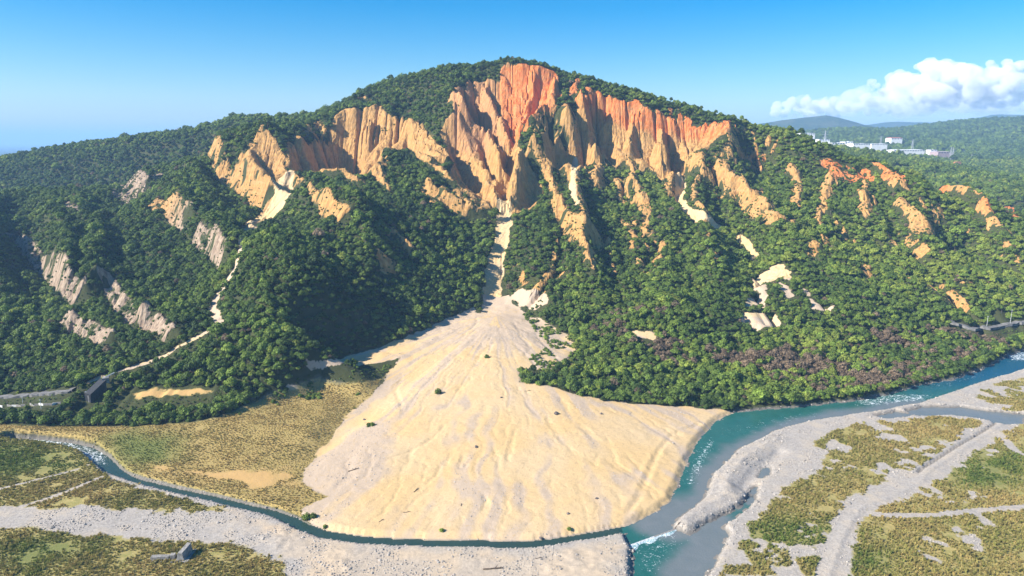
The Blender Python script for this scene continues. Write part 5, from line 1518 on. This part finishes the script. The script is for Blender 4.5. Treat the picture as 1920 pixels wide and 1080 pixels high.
# weir in the river
a = Vector(G(1178, 1024, .3)); b = Vector(G(1273, 990, .3))
root = put('river_weir', None, loc=tuple((a + b) / 2), label='straight concrete weir with white water crossing the river', cat='weir')
d = (b - a); n_ = 14
for i in range(n_):
    p = a + d * ((i + .5) / n_) - (a + b) / 2
    o = bm_obj('sill_block', lambda bm: box_bm(bm, (0, 0, -.45), (d.length / n_ * .97, 1.0, 1.3)), M_CONC if i > 6 else M_STEEL, root)
    o.location = p + Vector((0, 0, random.uniform(-.12, .1) - .1)); o.rotation_euler.z = math.atan2(d.y, d.x)
T = NT('white_water'); p_ = T.pos(); M_FOAM = T.done(T.mix(T.rng(T.noise(p_, 1.3, 5, .7, .6), .4, .62), (0.10, 0.24, 0.26), (0.80, 0.83, 0.84)), T.bump(T.noise(p_, 1.5, 4), .8, .4), .4)
V, F = [], []
nx_, ny_ = 40, 8
dn = Vector((d.y, -d.x, 0)).normalized()
if dn.y > 0: dn = -dn
for j in range(ny_):
    for i in range(nx_):
        t = i / (nx_ - 1); w_ = (1.2 + 3.2 * (0.5 + 0.5 * math.sin(t * 17 + 1)) * random.uniform(.7, 1.2)) * (1 - .55 * t)
        q = a + d * t - (a + b) / 2 + dn * (0.35 + w_ * j / (ny_ - 1))
        V.append((q.x, q.y, .12 - .42 * (j / (ny_ - 1)) ** 1.5 + random.uniform(-.04, .04) - .05))
for j in range(ny_ - 1):
    for i in range(nx_ - 1):
        k = j * nx_ + i; F.append((k, k + nx_, k + nx_ + 1, k + 1))
put('white_water', mesh_np('white_water', np.array(V), np.array(F), None, M_FOAM), root)

# boulders, driftwood and lone shrubs on the fan
def boulder(u, v, r, label):
    x, y = cast([(u, v)])[0]
    me = rock_mesh('boulder', hash((u, v)) % 999 if False else u * 7 + v, M_BOULD, 2)
    o = put('boulder', me, loc=(float(x), float(y), float(H(x, y)) + r * .2), label=label, cat='boulder', group='boulders on the debris fan'); o.scale = (r, r, r); o.rotation_euler.z = u
boulder(1043, 777, 2.1, 'largest dark boulder, alone on the right half of the sand fan'); boulder(1127, 778, 1.3, 'small dark boulder right of the largest one on the fan'); boulder(893, 841, 1.2, 'dark boulder in the middle of the fan between grey gravel streaks')
boulder(940, 747, 1.0, 'small boulder near the top of the fan centre'); boulder(1065, 965, 0.9, 'small dark boulder on the lower right sand'); boulder(1119, 938, 0.9, 'small dark boulder near the furrow on the right of the fan')
boulder(683, 789, 1.0, 'dark stone on the left shoulder of the fan'); boulder(1014, 1012, 0.9, 'dark stone at the stream edge right of the toe')
def log(u, v, ln, ang_, r, label):
    x, y = cast([(u, v)])[0]; x, y = float(x), float(y)
    dx, dy = math.cos(ang_), math.sin(ang_)
    root = put('driftwood_log', None, loc=(x, y, float(H(x, y))), label=label, cat='log', group='driftwood on the sand')
    pts_ = [(dx * ln * t, dy * ln * t, float(H(x + dx * ln * t, y + dy * ln * t)) - float(H(x, y)) + r * .7 + .15 * math.sin(t * 5)) for t in (-.5, -.2, .1, .35, .5)]
    bm_obj('stem', lambda bm: tube_bm(bm, pts_, r, r * .5), M_WOOD, root)
    q = Vector(pts_[2]); bm_obj('branch', lambda bm: tube_bm(bm, [q, q + Vector((dx * ln * .15 - dy * ln * .15, dy * ln * .15 + dx * ln * .15, ln * .10))], r * .5, r * .2), M_WOOD, root)
log(663, 883, 6.5, .35, .34, 'dark driftwood log on the left part of the fan'); log(780, 921, 4.5, 1.1, .28, 'forked driftwood left of the fan centre line'); log(865, 949, 2.6, 1.5, .24, 'short upright-lying stick near the toe of the fan')
log(763, 963, 4.0, .1, .22, 'thin log lying level near the lower left toe'); log(925, 1071, 9.5, .12, .45, 'large driftwood trunk on the gravel at the bottom centre'); log(715, 979, 3.5, .9, .2, 'stick near the stream at the lower left toe'); log(1010, 1047, 3.2, .2, .22, 'bleached log on the gravel right of the bottom trunk')
log(990, 735, 5.0, .1, .22, 'log on the upper right sand below the shrubs'); log(1270, 992, 4.0, .5, .22, 'log stranded on the tip of the gravel spit')
def shrub(u, v, s, tint, label, kind=6):
    x, y = cast([(u, v)])[0]; x, y = float(x), float(y)
    root = put('lone_shrub', None, loc=(x, y, float(H(x, y)) - .2), label=label, cat='shrub', group='lone shrubs on the sand'); root.scale = (s,) * 3; root.rotation_euler.z = u
    tm, cm, _ = PROTO[kind]; put('stem', tm, root); c = put('foliage', cm, root); c['tint'] = tint
shrub(821, 738, 1.05, .45, 'lone dark green bush in the middle of the upper fan'); shrub(913, 672, .85, .4, 'small dark bush near the fan apex'); shrub(575, 975, .9, .6, 'green bush on the stream bank at the fan left toe'); shrub(588, 972, .7, .55, 'smaller bush just right of the one on the stream bank', 7)
shrub(1067, 1000, .45, .7, 'tiny plant at the stream edge on the fan toe'); shrub(828, 1000, .5, .8, 'yellow-green weeds at the centre of the fan toe', 7); shrub(610, 992, .0001 + .5, .5, 'little shrub at the lower left bend of the stream')
for i, (u_, v_, s_, t_) in enumerate([(1088, 742, 1.2, .5), (1115, 745, 1.3, .4), (1145, 748, 1.5, .45), (1172, 750, 1.5, .5), (1300, 762, 1.0, .5), (1328, 762, 1.1, .6), (990, 718, 1.2, .6), (1010, 722, 1.0, .55)]):
    shrub(u_, v_, s_, t_, ['leftmost of the round bushes along the right upper rim of the fan', 'second round bush from the left on the right upper rim of the fan', 'third and large round bush on the right upper rim of the fan', 'large round bush where the rim meets the tan cutbank',
                          'bush below the tan cutbank near the river', 'last bush before the river on the upper rim of the fan', 'left bush of the pair on the fan shoulder below the gully', 'right bush of the pair on the fan shoulder below the gully'][i], 6 + i % 2)

# woods on the far plateau, kept clear of the buildings
x, y, z = FARP
ok = frustum(x, y, z, 40)
for a0, a1, b0, b1 in CLEAR: ok &= ~((x > a0) & (x < a1) & (y > b0) & (y < b1))
x, y, z = x[ok], y[ok], z[ok]; n = len(x)
scatter('far_wood', np.stack([x, y, z - 2], 1), rng.uniform(0, 6.28, n), rng.uniform(2.2, 4.2, n), rng.integers(0, 4, n), np.clip(.45 + .3 * fbm(x, y, 250, 3, 601) + rng.normal(0, .12, n), 0, .86), [q[2] for q in PROTO], 'hazy green wood on the far plateau at right', 'forest')
print('far', n)

# ------------------------------------------------------------------ clouds over the far range
def cloud(name, blobs, Y, label, dens, seed, base_v, vox=32.0, grow=1.0):
    """heaps of puffs on a flat base, welded and billowed; lit as a scattering volume"""
    r = random.Random(seed)
    bm = bmesh.new(); bmesh.ops.create_icosphere(bm, subdivisions=2, radius=1.0)
    SV = np.array([v.co[:] for v in bm.verts]); SF = np.array([[v.index for v in f.verts] for f in bm.faces]); bm.free()
    Vs, Fs = [], []
    px = Y / FOC
    for u_, v_, ru, rv in blobs:
        for k in range(int(9 + ru * rv / 70)):
            a_ = r.uniform(0, 6.283); q = math.sqrt(r.random())
            uu_, vv_ = u_ + math.cos(a_) * q * ru, v_ + math.sin(a_) * q * rv
            rp = rv * r.choice((.2, .26, .34, .48, .62)) * (1.1 - .45 * q)
            rp *= grow; vv_ = min(vv_, base_v - rp * .35)
            c = P(uu_, vv_, Y + r.uniform(-.5, .5) * ru * px * 1.2)
            Fs.append(SF + len(SV) * len(Vs)); Vs.append(SV * np.array((rp * px * 1.3, rp * px * 1.3, rp * px)) + np.array(c))
    me = mesh_np(name, np.concatenate(Vs), np.concatenate(Fs))
    o = put(name, me, label=label, cat='cloud', group='cumulus clouds over the far range')
    rm = o.modifiers.new('remesh', 'REMESH'); rm.mode = 'VOXEL'; rm.voxel_size = vox
    for sc_k, stg in ((330, 150), (110, 75)):
        tx = bpy.data.textures.new(name, 'CLOUDS'); tx.noise_scale = sc_k; tx.noise_depth = 3
        dm = o.modifiers.new('billow', 'DISPLACE'); dm.texture = tx; dm.strength = stg; dm.mid_level = .5; dm.texture_coords = 'GLOBAL'
    m = bpy.data.materials.new(name); m.use_nodes = True; nt = m.node_tree; nt.nodes.clear()
    v = nt.nodes.new('ShaderNodeVolumePrincipled'); v.inputs['Density'].default_value = dens; v.inputs['Color'].default_value = (1, 1, 1, 1); v.inputs['Anisotropy'].default_value = 0.0
    mo = nt.nodes.new('ShaderNodeOutputMaterial'); nt.links.new(v.outputs[0], mo.inputs['Volume']); me.materials.append(m)
BIG = [(1672, 160, 45, 16), (1712, 150, 42, 22), (1750, 138, 40, 24), (1788, 138, 40, 22), (1820, 150, 50, 26), (1868, 158, 55, 26), (1760, 170, 110, 28), (1850, 176, 100, 22), (1920, 170, 60, 20), (1715, 192, 90, 13), (1800, 190, 90, 15), (1900, 190, 80, 12)]
cloud('cumulus_cloud', BIG, 19000, 'large white cumulus cloud with a domed top at right', 0.0038, 1, 208)
cloud('cumulus_cloud', [(1475, 206, 34, 15), (1512, 200, 40, 20), (1560, 202, 38, 19), (1530, 210, 84, 11)], 18500, 'small bright cloud low over the far blue hill', 0.006, 2, 219)
cloud('cumulus_cloud', [(1628, 198, 28, 18), (1665, 198, 50, 14), (1600, 202, 36, 11), (1640, 208, 70, 9)], 18300, 'thin pale cloud between the small and the large cumulus', 0.005, 3, 219)
cloud('cumulus_cloud', [(1885, 124, 44, 11), (1930, 126, 50, 17)], 20500, 'flat white cloud at the right edge above the big cumulus', 0.005, 4, 142)
cloud('cloud_bank', [(1560, 200, 90, 14), (1660, 186, 80, 20), (1740, 190, 100, 20), (1830, 192, 100, 18), (1910, 198, 90, 14), (1700, 205, 110, 11)], 21500, 'faint grey cloud bank behind and below the big cumulus', 0.0013, 5, 216, 45.0, 2.0)
# ------------------------------------------------------------------ haze
bm = bmesh.new(); bmesh.ops.create_cube(bm, size=1)
me = bpy.data.meshes.new('haze'); bm.to_mesh(me); bm.free()
mz = bpy.data.materials.new('haze'); mz.use_nodes = True; nt = mz.node_tree; nt.nodes.clear()
vo = nt.nodes.new('ShaderNodeVolumePrincipled'); vo.inputs['Density'].default_value = 0.00008; vo.inputs['Color'].default_value = (0.36, 0.62, 1.0, 1); vo.inputs['Anisotropy'].default_value = 0.0
mo = nt.nodes.new('ShaderNodeOutputMaterial'); nt.links.new(vo.outputs[0], mo.inputs['Volume'])
me.materials.append(mz)
hz = put('haze', me, label='thin blue haze in the air over the valley', cat='haze', kind='stuff')
hz.scale = (84000, 65000, 644); hz.location = (0, 28800, 640 / 2 - 4)
